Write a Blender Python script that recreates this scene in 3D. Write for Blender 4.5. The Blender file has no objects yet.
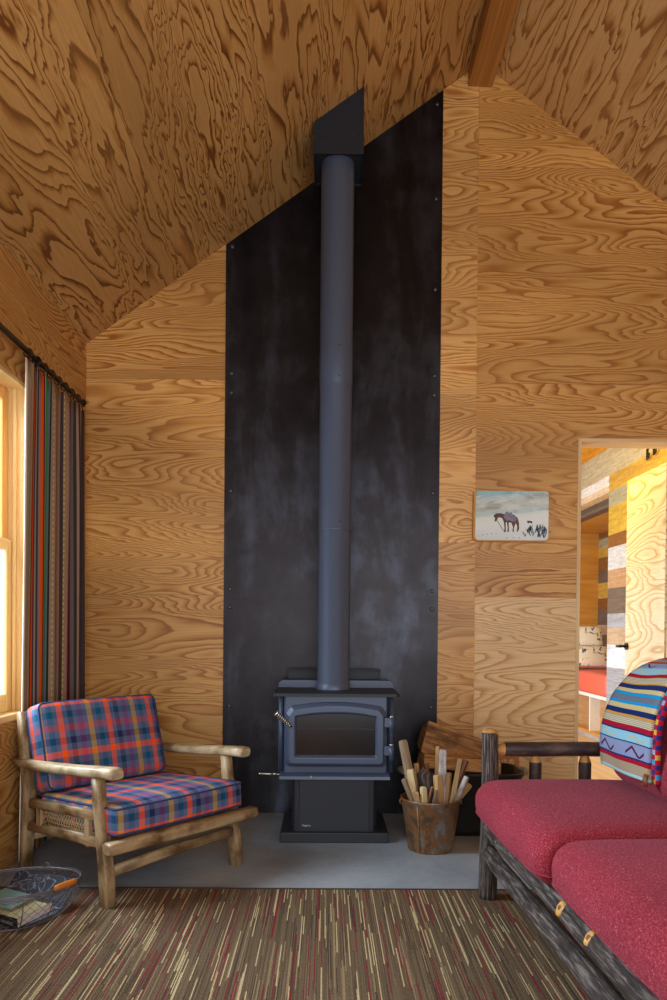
import bpy, bmesh, math, random
from mathutils import Vector, Matrix, noise as mnoise
random.seed(7)
PI = math.pi
scn = bpy.context.scene
col = scn.collection

# ------------------------------------------------------------------ materials
class NT:
    def __init__(s, name):
        s.m = bpy.data.materials.new(name); s.m.use_nodes = True
        s.t = s.m.node_tree; s.n = s.t.nodes; s.l = s.t.links
        s.b = s.n.get('Principled BSDF')
    def new(s, typ, **kw):
        n = s.n.new(typ)
        for k, v in kw.items(): setattr(n, k, v)
        return n
    def put(s, v, sock):
        if isinstance(v, (int, float)): sock.default_value = v
        elif isinstance(v, (tuple, list)):
            sock.default_value = tuple(v) + ((1,) if len(v) == 3 and len(sock.default_value) == 4 else ())
        else: s.l.new(v, sock)
    def math(s, op, a, b=None, c=None, clamp=False):
        n = s.new('ShaderNodeMath', operation=op, use_clamp=clamp)
        s.put(a, n.inputs[0])
        if b is not None: s.put(b, n.inputs[1])
        if c is not None: s.put(c, n.inputs[2])
        return n.outputs[0]
    def uv(s):
        n = s.new('ShaderNodeUVMap'); sp = s.new('ShaderNodeSeparateXYZ')
        s.l.new(n.outputs[0], sp.inputs[0]); return sp.outputs[0], sp.outputs[1]
    def obj(s):
        n = s.new('ShaderNodeTexCoord'); sp = s.new('ShaderNodeSeparateXYZ')
        s.l.new(n.outputs['Object'], sp.inputs[0]); return n.outputs['Object'], sp.outputs[0], sp.outputs[1], sp.outputs[2]
    def vec(s, x, y, z=0.0):
        n = s.new('ShaderNodeCombineXYZ')
        for i, v in enumerate((x, y, z)): s.put(v, n.inputs[i])
        return n.outputs[0]
    def noise(s, vec, scale=1.0, detail=2.0, rough=.5, dist=0.0):
        n = s.new('ShaderNodeTexNoise'); s.l.new(vec, n.inputs['Vector'])
        n.inputs['Scale'].default_value = scale; n.inputs['Detail'].default_value = detail
        n.inputs['Roughness'].default_value = rough; n.inputs['Distortion'].default_value = dist
        return n.outputs[0]
    def white(s, vec):
        n = s.new('ShaderNodeTexWhiteNoise', noise_dimensions='3D'); s.l.new(vec, n.inputs['Vector']); return n.outputs[0]
    def ramp(s, f, stops, const=False):
        n = s.new('ShaderNodeValToRGB'); r = n.color_ramp
        r.interpolation = 'CONSTANT' if const else 'LINEAR'
        while len(r.elements) > 1: r.elements.remove(r.elements[-1])
        for i, (p, c) in enumerate(stops):
            e = r.elements[0] if i == 0 else r.elements.new(min(1, max(0, p)))
            e.position = min(1, max(0, p)); e.color = tuple(c) + (1,)
        s.put(f, n.inputs[0]); return n.outputs[0]
    def mix(s, f, a, b, mode='MIX'):
        n = s.new('ShaderNodeMix', data_type='RGBA', blend_type=mode)
        s.put(f, n.inputs[0]); s.put(a, n.inputs[6]); s.put(b, n.inputs[7]); return n.outputs[2]
    def bump(s, h, strength=.3, dist=.002):
        n = s.new('ShaderNodeBump'); n.inputs['Strength'].default_value = strength; n.inputs['Distance'].default_value = dist
        s.put(h, n.inputs['Height']); s.l.new(n.outputs[0], s.b.inputs['Normal'])
    def done(s, color=None, rough=.6, metal=0.0, spec=None):
        if color is not None: s.put(color, s.b.inputs['Base Color'])
        s.put(rough, s.b.inputs['Roughness']); s.put(metal, s.b.inputs['Metallic'])
        if spec is not None: s.put(spec, s.b.inputs['Specular IOR Level'])
        return s.m

def S(r, g, b):   # sRGB 0-255 to linear
    f = lambda c: (c/255/12.92) if c/255 <= .04045 else ((c/255+.055)/1.055)**2.4
    return (f(r), f(g), f(b))

def plywood(name, light, mid, dark, su=1.1, sv=5.0, A=9.0, B=3.0, pw=2.44, ph=1.22, u0=0.0, v0=0.0, seed=0.0, seam=.6, tint=.25, edge=.8, jag=.03, lo=.4):
    k = NT(name); u, v = k.uv()
    pi = k.math('FLOOR', k.math('DIVIDE', k.math('SUBTRACT', u, u0), pw))
    pj = k.math('FLOOR', k.math('DIVIDE', k.math('SUBTRACT', v, v0), ph))
    sd = k.math('ADD', k.math('ADD', k.math('MULTIPLY', pi, 17.31), k.math('MULTIPLY', pj, 7.77)), seed)
    # jagged warp of the contour figure
    w = k.noise(k.vec(k.math('MULTIPLY', u, 5.0), k.math('MULTIPLY', v, 24.0), sd), 1, 2, .55)
    vv = k.math('ADD', v, k.math('MULTIPLY', k.math('SUBTRACT', w, .5), jag*1.6))
    uu = k.math('ADD', u, k.math('MULTIPLY', k.math('SUBTRACT', w, .5), jag*4))
    n1 = k.noise(k.vec(k.math('MULTIPLY', uu, su), k.math('MULTIPLY', vv, sv), sd), 1, 1.4, .4, .2)
    h = k.math('ADD', k.math('MULTIPLY', n1, A), k.math('MULTIPLY', vv, B))
    t = k.math('FRACT', h)
    c = k.ramp(t, [(0, light), (lo, light), (lo*.4+.5, mid), (.86, dark), (.94, dark), (1.0, light)])
    # broad patches of flat sapwood against patches of dense figure
    pm = k.noise(k.vec(k.math('MULTIPLY', u, .9), k.math('MULTIPLY', v, 3.2), k.math('ADD', sd, 31)), 1, 1, .5)
    pm = k.math('MULTIPLY_ADD', pm, 2.2, -.65, clamp=True)
    flat = k.mix(.45, light, mid)
    c = k.mix(k.math('MULTIPLY', pm, 1-edge), c, flat)
    f = k.noise(k.vec(k.math('MULTIPLY', u, 5.0), k.math('MULTIPLY', v, 330.0), sd), 1, 2, .6)
    c = k.mix(1.0, c, k.ramp(f, [(.25, (.78,.76,.74)), (.75, (1.1,1.1,1.1))]), 'MULTIPLY')
    big = k.noise(k.vec(k.math('MULTIPLY', u, .7), k.math('MULTIPLY', v, 2.1), k.math('ADD', sd, 77)), 1, 1, .5)
    c = k.mix(tint, c, k.ramp(big, [(.3, (.55,.46,.38)), (.7, (1.25,1.22,1.18))]), 'MULTIPLY')
    pr = k.white(k.vec(pi, pj, seed+.5))
    c = k.mix(tint, c, k.ramp(pr, [(0, (.7,.64,.58)), (1, (1.25,1.25,1.22))]), 'MULTIPLY')
    dv = k.math('ABSOLUTE', k.math('SUBTRACT', k.math('FRACT', k.math('DIVIDE', k.math('SUBTRACT', v, v0), ph)), .5))
    du = k.math('ABSOLUTE', k.math('SUBTRACT', k.math('FRACT', k.math('DIVIDE', k.math('SUBTRACT', u, u0), pw)), .5))
    sm = k.math('MAXIMUM', k.math('GREATER_THAN', dv, .5-.0011/ph), k.math('GREATER_THAN', du, .5-.0011/pw))
    c = k.mix(k.math('MULTIPLY', sm, seam), c, (.06,.03,.012))
    k.bump(k.math('MULTIPLY', f, .5), .15, .001)
    return k.done(c, .45, 0, .4)

def woodgrain(name, a, b, su=3, sv=40, rough=.6, dirt=None, bump=.3):
    k = NT(name); u, v = k.uv()
    n = k.noise(k.vec(k.math('MULTIPLY', u, su), k.math('MULTIPLY', v, sv), .3), 1, 4, .6, .6)
    c = k.ramp(n, [(.3, a), (.7, b)])
    if dirt:
        d = k.noise(k.vec(k.math('MULTIPLY', u, 7), k.math('MULTIPLY', v, 14), 4.1), 1, 4, .6)
        c = k.mix(k.ramp(d, [(.45, (0,0,0)), (.65, (1,1,1))]), c, dirt)
    k.bump(n, bump, .002)
    return k.done(c, rough, 0, .3)

def plain(name, c, rough=.5, metal=0.0, vary=.0, spec=None, scale=30, bump=0):
    k = NT(name)
    o = k.obj()[0]
    n = k.noise(o, scale, 3, .6)
    cc = k.mix(1.0, c, k.ramp(n, [(.3, (1-vary,)*3), (.7, (1+vary,)*3)]), 'MULTIPLY')
    if bump: k.bump(n, bump, .002)
    return k.done(cc, rough, metal, spec)

M = {}
M['ply_wall'] = plywood('plywood_wall', S(226,178,106), S(207,149,74), S(166,98,36), su=.75, sv=4.6, A=38, B=12, u0=-1.6, v0=.02, pw=2.44, seed=9.2, edge=.45, jag=.02, tint=.55, lo=.3)
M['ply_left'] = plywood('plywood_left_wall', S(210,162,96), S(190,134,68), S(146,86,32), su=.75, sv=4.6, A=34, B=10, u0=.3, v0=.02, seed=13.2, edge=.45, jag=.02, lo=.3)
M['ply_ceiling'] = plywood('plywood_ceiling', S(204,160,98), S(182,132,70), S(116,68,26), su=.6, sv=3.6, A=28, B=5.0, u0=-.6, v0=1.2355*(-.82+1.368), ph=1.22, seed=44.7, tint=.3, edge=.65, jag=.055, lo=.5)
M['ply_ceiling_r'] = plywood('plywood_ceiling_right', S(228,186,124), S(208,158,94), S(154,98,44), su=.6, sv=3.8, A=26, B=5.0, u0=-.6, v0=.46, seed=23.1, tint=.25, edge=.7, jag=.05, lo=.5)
M['ply_strip'] = plywood('plywood_strip', S(232,188,120), S(212,158,86), S(176,110,46), su=1.2, sv=4.6, A=26, B=8, u0=-9.2, v0=-.13, ph=.84, pw=20, seed=5.9, tint=.6, edge=.4, jag=.02, lo=.3)
M['ply_pale_lit'] = plywood('plywood_pale_lit_sheet', S(234,200,150), S(222,180,122), S(186,132,74), su=.8, sv=4.8, A=26, B=10, u0=-9, v0=-9, ph=30, pw=30, seed=31.8, seam=0, tint=.35, edge=.35, jag=.02, lo=.4)
M['ply_door'] = plywood('plywood_door', S(236,220,184), S(228,202,150), S(202,160,92), su=1.0, sv=3.6, A=20, B=5, u0=-9, v0=-9, ph=30, pw=30, seed=8.8, seam=0, tint=.1, edge=.75, jag=.02)
M['pine'] = woodgrain('pine_trim', S(228,194,134), S(210,168,106), 2, 60, .45, bump=.1)
M['pine_pale'] = woodgrain('pale_jamb_pine', S(226,196,152), S(208,170,122), 2, 60, .5, bump=.1)
M['pine_amber'] = woodgrain('amber_sash_pine', S(222,172,100), S(198,140,68), 2, 60, .4, bump=.1)
M['beam'] = woodgrain('beam_fir', S(190,132,66), S(150,94,40), .8, 45, .5, bump=.15)
M['chairwood'] = woodgrain('weathered_chair_wood', S(176,150,112), S(128,98,62), 3, 45, .42, S(92,66,38), .35)
M['armwood'] = woodgrain('polished_arm_wood', S(196,178,146), S(150,124,88), 3, 45, .32, S(116,90,58), .25)
M['cane'] = woodgrain('woven_cane', S(184,158,112), S(140,112,72), 8, 60, .6)
M['peeled'] = woodgrain('peeled_wood', S(206,158,96), S(164,108,56), 6, 50, .5, S(120,74,36))
M['knot'] = plain('cut_knot', S(206,150,66), .5, 0, .3, scale=60)
M['knotheart'] = plain('knot_heart', S(120,66,24), .5, 0, .3, scale=60)
M['kindling_cream'] = woodgrain('cream_split_wood', S(226,206,160), S(198,166,112), 4, 70, .7)
M['kindling_tan'] = woodgrain('tan_split_wood', S(206,168,116), S(160,116,70), 4, 70, .7)
M['kindling_grey'] = woodgrain('grey_split_wood', S(168,146,118), S(122,98,74), 4, 70, .7)
M['kindling_pink'] = woodgrain('reddish_split_wood', S(150,98,74), S(98,58,42), 4, 50, .75)
M['kindling_white'] = woodgrain('white_bark', S(206,198,190), S(130,118,112), 14, 50, .7)
M['log_brown'] = woodgrain('brown_split_face', S(196,146,90), S(96,56,28), 3, 55, .7, S(76,46,26), .6)
M['log_tan'] = woodgrain('tan_split_face', S(220,174,110), S(160,106,54), 3, 50, .7, S(120,74,36), .5)
M['shelf_ply'] = woodgrain('cubby_plywood', S(196,152,100), S(164,116,70), 2, 30, .5)
M['alcove'] = woodgrain('alcove_fir', S(214,158,74), S(186,124,50), 1.2, 16, .5, bump=.1)
M['white_trim'] = plain('white_edge', S(232,230,226), .5, 0, .03)
M['black_iron'] = plain('black_iron', S(30,29,30), .42, .3, .2)
M['rod'] = plain('black_curtain_rod', S(24,23,24), .4, .3, .1)
M['wire'] = plain('dark_wire', S(98,92,94), .38, .5, .25)
M['letterbright'] = plain('silver_lettering', S(206,208,212), .4, .2)
M['oldiron'] = plain('old_grey_iron', S(150,138,126), .5, .15, .3)
M['chrome'] = plain('bright_metal', S(190,188,180), .25, .9, .1)
M['bolt'] = plain('bolt_steel', S(96,98,104), .38, .8, .1)
M['handlewood'] = woodgrain('turned_orange_wood', S(206,128,48), S(170,92,28), 3, 30, .35, bump=.1)
M['stove'] = plain('stove_paint', S(60,70,90), .40, .12, .1, .5, 300, .05)
M['stove_top'] = plain('stove_top_paint', S(38,40,45), .55, .1, .1, .4, 300, .05)
M['stove_dark'] = plain('stove_pedestal_paint', S(36,38,44), .45, .1, .1, .45, 300, .05)
M['pipe'] = plain('pipe_paint', S(76,86,104), .42, .2, .06, .5, 120)
M['boxpaint'] = plain('ceiling_box_paint', S(40,44,52), .5, .2, .12, .4, 30)
M['outlet'] = plain('ivory_plastic', S(216,190,140), .4, 0, .03)
M['outletplate'] = plain('copper_plate', S(190,120,72), .4, .4, .1)
M['slot'] = plain('dark_slot', S(30,22,16), .8)
M['tub'] = plain('dark_tub', S(36,30,28), .5, .3, .3, scale=14)

# black patinated steel panel
k = NT('patinated_steel'); o, x, y, z = k.obj()
n = k.noise(k.vec(k.math('MULTIPLY', x, 3.0), .0, k.math('MULTIPLY', z, .9)), 1.6, 5, .6, .4)
n2 = k.noise(o, 5, 5, .65, .3)
n3 = k.noise(k.vec(k.math('MULTIPLY', x, 40.0), 0.0, k.math('MULTIPLY', z, 1.5)), 1, 3, .6)
c = k.ramp(k.math('ADD', k.math('MULTIPLY', n, .65), k.math('MULTIPLY', n2, .35)), [(.3, S(30,28,30)), (.5, S(46,43,45)), (.62, S(62,63,70)), (.78, S(92,99,116))])
M['steel'] = k.done(c, k.math('MULTIPLY_ADD', n, .3, .24), .92, .5)

# concrete
k = NT('concrete'); o, x, y, z = k.obj()
n = k.noise(o, 1.6, 6, .6, .3); n2 = k.noise(o, 40, 4, .7)
c = k.ramp(n, [(.3, S(122,130,138)), (.5, S(148,156,162)), (.7, S(174,178,180))])
c = k.mix(.25, c, k.ramp(n2, [(.3, (.6,.6,.6)), (.7, (1.2,1.2,1.2))]), 'MULTIPLY')
k.bump(n2, .06, .001)
M['concrete'] = k.done(c, .48, 0, .4)

# striped loop carpet
k = NT('striped_carpet'); o, x, y, z = k.obj()
ci = k.math('FLOOR', k.math('DIVIDE', x, .0036))
off = k.white(k.vec(ci, 3.0, 1.0))
ln = k.math('MULTIPLY_ADD', k.white(k.vec(ci, 9.0, 1.0)), .26, .14)
sg = k.math('FLOOR', k.math('ADD', k.math('DIVIDE', y, ln), k.math('MULTIPLY', off, 20)))
r = k.white(k.vec(ci, sg, 5.0))
c = k.ramp(r, [(0, S(96,80,62)), (.28, S(106,89,69)), (.52, S(86,71,56)), (.68, S(116,99,76)), (.745, S(70,58,50)), (.80, S(182,164,124)), (.875, S(120,38,48)), (.945, S(138,118,88))], True)
lp = k.noise(k.vec(k.math('MULTIPLY', x, 300.0), k.math('MULTIPLY', y, 170.0), 0.0), 1, 2, .7)
c = k.mix(.85, c, k.ramp(lp, [(.3, (.35,.35,.35)), (.7, (1.65,1.6,1.5))]), 'MULTIPLY')
k.bump(lp, .6, .003)
M['carpet'] = k.done(c, .95, 0, .05)
M['carpet_edge'] = plain('carpet_edge', S(58,42,36), .8)

# plaid
def plaid(name, ou=0.0, ov=0.0):
    k = NT(name); u, v = k.uv()
    G = S(92,98,126); stops = []
    cols = [S(250,98,34), S(36,42,76), S(112,58,112), S(190,152,52), S(14,86,116)]
    for i, cc in enumerate(cols):
        stops += [(i*.2, cc), (i*.2+.108, G)]
    P = .228
    cu = k.ramp(k.math('FRACT', k.math('DIVIDE', k.math('ADD', u, ou), P)), stops, True)
    cols2 = [S(244,92,44), S(30,42,80), S(176,76,84), S(16,78,108)]
    st2 = []
    for i, cc in enumerate(cols2): st2 += [(i*.25, cc), (i*.25+.125, G)]
    cv = k.ramp(k.math('FRACT', k.math('DIVIDE', k.math('ADD', v, ov), P)), st2, True)
    c = k.mix(.5, cu, cv)
    wv = k.noise(k.vec(k.math('MULTIPLY', u, 500.0), k.math('MULTIPLY', v, 500.0), 0.0), 1, 1, .5)
    c = k.mix(.4, c, k.ramp(wv, [(.3, (.7,.7,.7)), (.7, (1.25,1.25,1.25))]), 'MULTIPLY')
    hs = k.new('ShaderNodeHueSaturation'); hs.inputs['Saturation'].default_value = 1.02; k.l.new(c, hs.inputs['Color'])
    k.bump(wv, .15, .001)
    return k.done(hs.outputs[0], .85, 0, .15)
M['plaid'] = plaid('plaid_cotton', .0, .04)
M['piping'] = plain('navy_piping', S(34,50,90), .8, 0, .2, scale=200)

# red chenille
k = NT('red_chenille'); o, x, y, z = k.obj()
n = k.noise(o, 230, 3, .75); n2 = k.noise(o, 4, 3, .5); n3 = k.noise(k.vec(k.math('MULTIPLY', x, 60.0), k.math('MULTIPLY', y, 420.0), k.math('MULTIPLY', z, 420.0)), 1, 2, .6)
c = k.ramp(n, [(.3, S(100,26,38)), (.48, S(140,44,56)), (.6, S(158,60,70)), (.76, S(206,146,138))])
c = k.mix(.4, c, k.ramp(n3, [(.3, (.6,.55,.6)), (.7, (1.3,1.25,1.25))]), 'MULTIPLY')
c = k.mix(.35, c, k.ramp(n2, [(.3, (.75,.7,.75)), (.7, (1.2,1.2,1.15))]), 'MULTIPLY')
k.bump(n, .5, .003)
k.b.inputs['Sheen Weight'].default_value = .08; k.b.inputs['Sheen Tint'].default_value = (1,.6,.75,1)
M['red'] = k.done(c, .95, 0, .05)

# bark
k = NT('hickory_bark'); u, v = k.uv()
n = k.noise(k.vec(k.math('MULTIPLY', u, 9.0), k.math('MULTIPLY', v, 150.0), .0), 1, 5, .65, .25)
n2 = k.noise(k.vec(k.math('MULTIPLY', u, 3.0), k.math('MULTIPLY', v, 24.0), 3.0), 1, 4, .6)
c = k.ramp(n, [(.34, S(26,19,16)), (.5, S(70,57,50)), (.66, S(134,122,114))])
c = k.mix(.4, c, k.ramp(n2, [(.35, (.45,.4,.38)), (.65, (1.3,1.3,1.3))]), 'MULTIPLY')
k.bump(n, 1.0, .012)
M['bark'] = k.done(c, .7, 0, .3)
k = NT('smooth_dark_bark'); u, v = k.uv()
n = k.noise(k.vec(k.math('MULTIPLY', u, 7.0), k.math('MULTIPLY', v, 40.0), .0), 1, 5, .7, .8)
c = k.ramp(n, [(.3, S(34,24,22)), (.55, S(66,50,46)), (.75, S(104,84,72))])
k.bump(n, .6, .003)
M['bark_smooth'] = k.done(c, .5, 0, .35)

# rusty galvanised bucket
k = NT('rusty_bucket'); o, x, y, z = k.obj()
n = k.noise(k.vec(k.math('MULTIPLY', x, 9.0), k.math('MULTIPLY', y, 9.0), k.math('MULTIPLY', z, 7.0)), 1, 6, .7, .4); n2 = k.noise(o, 60, 4, .7)
c = k.ramp(n, [(.3, S(60,48,42)), (.43, S(104,82,64)), (.5, S(150,98,50)), (.56, S(126,104,84)), (.66, S(150,144,138)), (.8, S(100,92,88))])
c = k.mix(.4, c, k.ramp(n2, [(.3, (.6,.6,.6)), (.7, (1.3,1.3,1.3))]), 'MULTIPLY')
M['bucket'] = k.done(c, .5, .4, .4)
M['bucket_dark'] = plain('bucket_inside', S(48,38,32), .7, .2, .2)

# curtain stripes: u runs 0..1 across the cloth, v in metres down it
k = NT('striped_curtain'); u, v = k.uv()
TA, BR, BK = S(166,146,124), S(140,114,98), S(62,55,58)
cs = [(0, S(222,214,200)), (.012, S(140,126,104)), (.075, TA), (.105, S(142,150,92)), (.115, S(108,20,30)), (.13, S(196,72,30)), (.15, S(60,54,66)), (.165, S(136,124,112)), (.18, S(60,56,70)), (.20, S(128,116,106)),
      (.22, S(204,84,28)), (.255, S(92,22,54)), (.275, S(170,160,112)), (.285, S(56,140,92)), (.325, S(90,130,132)), (.365, S(44,38,42)), (.385, S(146,126,104)), (.45, BK), (.46, BR), (.555, BK), (.585, S(136,118,70)), (.60, BR), (.65, BK), (.67, S(116,94,80)), (.73, BK)]
c = k.ramp(u, cs, True)
cs2 = [(0, S(84,24,48)), (.09, S(96,88,86)), (.18, S(52,50,48)), (.26, BR), (.34, S(52,50,48)), (.42, BR), (.44, S(110,88,74)), (.62, BK), (.68, S(110,40,34)), (.74, BR), (.86, BK), (1, BK)]
c2 = k.ramp(k.math('DIVIDE', k.math('SUBTRACT', u, .74), .26), cs2, True)
c = k.mix(k.math('GREATER_THAN', u, .74), c, c2)
def band(c0, w): return k.math('LESS_THAN', k.math('ABSOLUTE', k.math('SUBTRACT', u, c0)), w)
dots = k.math('GREATER_THAN', k.math('FRACT', k.math('MULTIPLY', v, 34.0)), .5)
dm = k.math('MULTIPLY', dots, k.math('MAXIMUM', k.math('MAXIMUM', band(.418, .006), band(.70, .004)), k.math('MAXIMUM', band(.593, .004), band(.878, .004))))
c = k.mix(k.math('MULTIPLY', dm, .6), c, S(196,178,148))
wv = k.noise(k.vec(k.math('MULTIPLY', u, 350.0), k.math('MULTIPLY', v, 350.0), 0.0), 1, 1, .5)
c = k.mix(.4, c, k.ramp(wv, [(.3, (.7,.7,.7)), (.7, (1.2,1.2,1.2))]), 'MULTIPLY')
c = k.mix(1.0, c, (1.35,1.3,1.25), 'MULTIPLY')
M['curtain'] = k.done(c, .9, 0, .1)

# blanket: v metres from the hanging hem upward, u metres across
k = NT('camp_blanket'); u, v = k.uv()
AQ, TN, RD, NV, LV, LB, CY, GR, CR, OR = S(168,206,204), S(172,150,122), S(170,20,44), S(26,44,98), S(140,150,182), S(146,196,212), S(28,146,198), S(112,116,128), S(206,186,132), S(206,146,58)
L_ = [(0, AQ), (.012, TN), (.046, RD), (.060, NV), (.066, LV), (.112, NV), (.116, LB), (.150, NV), (.155, RD), (.172, TN), (.198, OR), (.206, NV), (.225, CR), (.242, CY), (.254, GR), (.276, CY), (.288, CR), (.302, NV), (.320, OR), (.327, TN), (.352, RD), (.368, LB), (.402, LV), (.436, RD), (.450, TN), (.475, CY), (.49, RD)]
Lm = .52
c = k.ramp(k.math('DIVIDE', v, Lm), [(p/Lm, cc) for p, cc in L_], True)
def inb(a, b): return k.math('MULTIPLY', k.math('GREATER_THAN', v, a), k.math('LESS_THAN', v, b))
tri = k.math('ABSOLUTE', k.math('SUBTRACT', k.math('FRACT', k.math('MULTIPLY', u, 9.0)), .5))       # 0..0.5 zigzag
def zig(a, b):
    f = k.math('DIVIDE', k.math('SUBTRACT', v, a), b-a)
    return k.math('MULTIPLY', inb(a, b), k.math('LESS_THAN', k.math('ABSOLUTE', k.math('SUBTRACT', f, k.math('MULTIPLY', tri, 1.7))), .13))
gap = k.math('GREATER_THAN', k.math('FRACT', k.math('MULTIPLY_ADD', u, 4.5, .1)), .42)
def zz(a, b): return k.math('MULTIPLY', gap, zig(a, b))
c = k.mix(zz(.070, .108), c, S(86,24,56)); c = k.mix(zz(.120, .146), c, CR)
c = k.mix(zz(.372, .398), c, CR); c = k.mix(zz(.406, .432), c, S(86,24,56))
st = k.math('GREATER_THAN', k.math('FRACT', k.math('MULTIPLY', v, 170.0)), .6)
c = k.mix(k.math('MULTIPLY', st, k.math('MAXIMUM', inb(.172, .198), inb(.327, .352))), c, S(206,206,176))
wv = k.noise(k.vec(k.math('MULTIPLY', u, 420.0), k.math('MULTIPLY', v, 420.0), 0.0), 1, 1, .5)
c = k.mix(.6, c, k.ramp(wv, [(.3, (.55,.55,.55)), (.7, (1.1,1.1,1.1))]), 'MULTIPLY')
k.bump(wv, .2, .001)
M['blanket'] = k.done(c, .92, 0, .1)
k = NT('blanket_reverse'); u, v = k.uv()
i1 = k.math('FLOOR', k.math('MULTIPLY', v, 62.0)); i2 = k.math('FLOOR', k.math('MULTIPLY', u, 48.0))
ck = k.math('MODULO', k.math('ADD', i1, i2), 2.0)
c = k.ramp(k.white(k.vec(i1, 2.0, i2)), [(0, S(40,50,110)), (.3, S(150,160,176)), (.5, S(40,150,190)), (.65, S(206,160,70)), (.8, S(60,40,90))], True)
c = k.mix(k.math('ABSOLUTE', ck), c, S(172,22,46))
M['blanket_back'] = k.done(c, .92, 0, .1)

# reclaimed planks, horizontal boards told apart by height (object z in metres)
def planks(name, stops, zmax, us=1.2):
    k = NT(name); o, x, y, z = k.obj()
    c = k.ramp(k.math('DIVIDE', z, zmax), [(p/zmax, cc) for p, cc in stops], True)
    n = k.noise(k.vec(k.math('MULTIPLY', x, us), k.math('MULTIPLY', y, us*2), k.math('MULTIPLY', z, 26.0)), 1.5, 5, .65, .8)
    n2 = k.noise(o, 24, 4, .7)
    c = k.mix(.7, c, k.ramp(n, [(.3, (.62,.58,.54)), (.7, (1.25,1.25,1.25))]), 'MULTIPLY')
    c = k.mix(.3, c, k.ramp(n2, [(.35, (.6,.6,.6)), (.65, (1.2,1.2,1.2))]), 'MULTIPLY')
    return k.done(c, .7, 0, .2)
AM, GG, OC, BW, WG, TB, DK, GY, TG, WB = S(206,166,76), S(172,168,140), S(206,170,70), S(140,94,50), S(206,208,212), S(186,148,112), S(116,100,88), S(164,166,174), S(190,164,136), S(214,224,240)
M['planks'] = planks('reclaimed_planks', [(0, BW), (.16, TG), (.34, GY), (.5, GY), (.71, WB), (.92, TG), (1.08, GY), (1.20, DK), (1.44, TB), (1.60, WG), (1.81, BW), (1.93, OC), (2.185, GG), (2.33, AM), (2.48, S(196,184,154)), (2.74, S(216,150,46)), (2.92, S(170,140,84))], 3.3)
M['planks_header'] = planks('reclaimed_header_planks', [(0, DK), (2.22, S(96,86,80)), (2.28, S(182,150,112)), (2.33, S(226,206,176)), (2.39, S(236,236,236)), (2.48, S(196,184,154)), (2.74, S(216,150,46)), (2.92, S(170,140,84))], 3.3)
M['planks_alcove'] = planks('reclaimed_alcove_planks', [(0, DK), (1.0, TG), (1.12, DK), (1.30, BW), (1.42, AM), (1.6, DK), (1.75, BW), (1.9, AM), (2.02, GG), (2.12, BW)], 3.3)
M['planks_base'] = planks('bench_base_boards', [(0, GY), (.035, S(206,150,80)), (.07, AM)], 1.0)
M['nextfloor'] = woodgrain('pale_floor_boards', S(222,196,158), S(198,164,120), 1.2, 14, .5, bump=.05)
M['mattress'] = plain('coral_vinyl', S(232,104,84), .4, 0, .04, scale=6)

# printed pillow
k = NT('printed_pillow'); o, x, y, z = k.obj()
n = k.noise(o, 16, 2, .5, .5); n2 = k.noise(k.vec(k.math('MULTIPLY', x, 11.0), k.math('MULTIPLY', y, 11.0), k.math('MULTIPLY', z, 30.0)), 1, 2, .5, .5)
c = k.mix(k.math('GREATER_THAN', n, .62), S(240,234,220), S(92,110,150)); c = k.mix(k.math('GREATER_THAN', n2, .64), c, S(206,176,60)); c = k.mix(k.math('GREATER_THAN', k.noise(o, 22, 2, .5, .5), .69), c, S(50,50,60))
M['pillow'] = k.done(c, .85, 0, .1)

# glass
k = NT('window_glass')
tr = k.new('ShaderNodeBsdfTransparent'); gl_ = k.new('ShaderNodeBsdfGlossy'); gl_.inputs['Roughness'].default_value = .02
mx = k.new('ShaderNodeMixShader'); mx.inputs[0].default_value = .06; k.l.new(tr.outputs[0], mx.inputs[1]); k.l.new(gl_.outputs[0], mx.inputs[2])
k.l.new(mx.outputs[0], k.n['Material Output'].inputs['Surface']); M['glass'] = k.m
k = NT('stove_glass'); o, x, y, z = k.obj()
n = k.noise(k.vec(k.math('MULTIPLY', x, 60.0), 0.0, k.math('MULTIPLY', z, 6.0)), 1, 4, .6)
c = k.ramp(k.math('ADD', k.math('MULTIPLY', n, .5), k.math('MULTIPLY', x, -.8)), [(.1, S(12,10,10)), (.5, S(44,26,18))])
M['stoveglass'] = k.done(c, .16, 0, .45)

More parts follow.
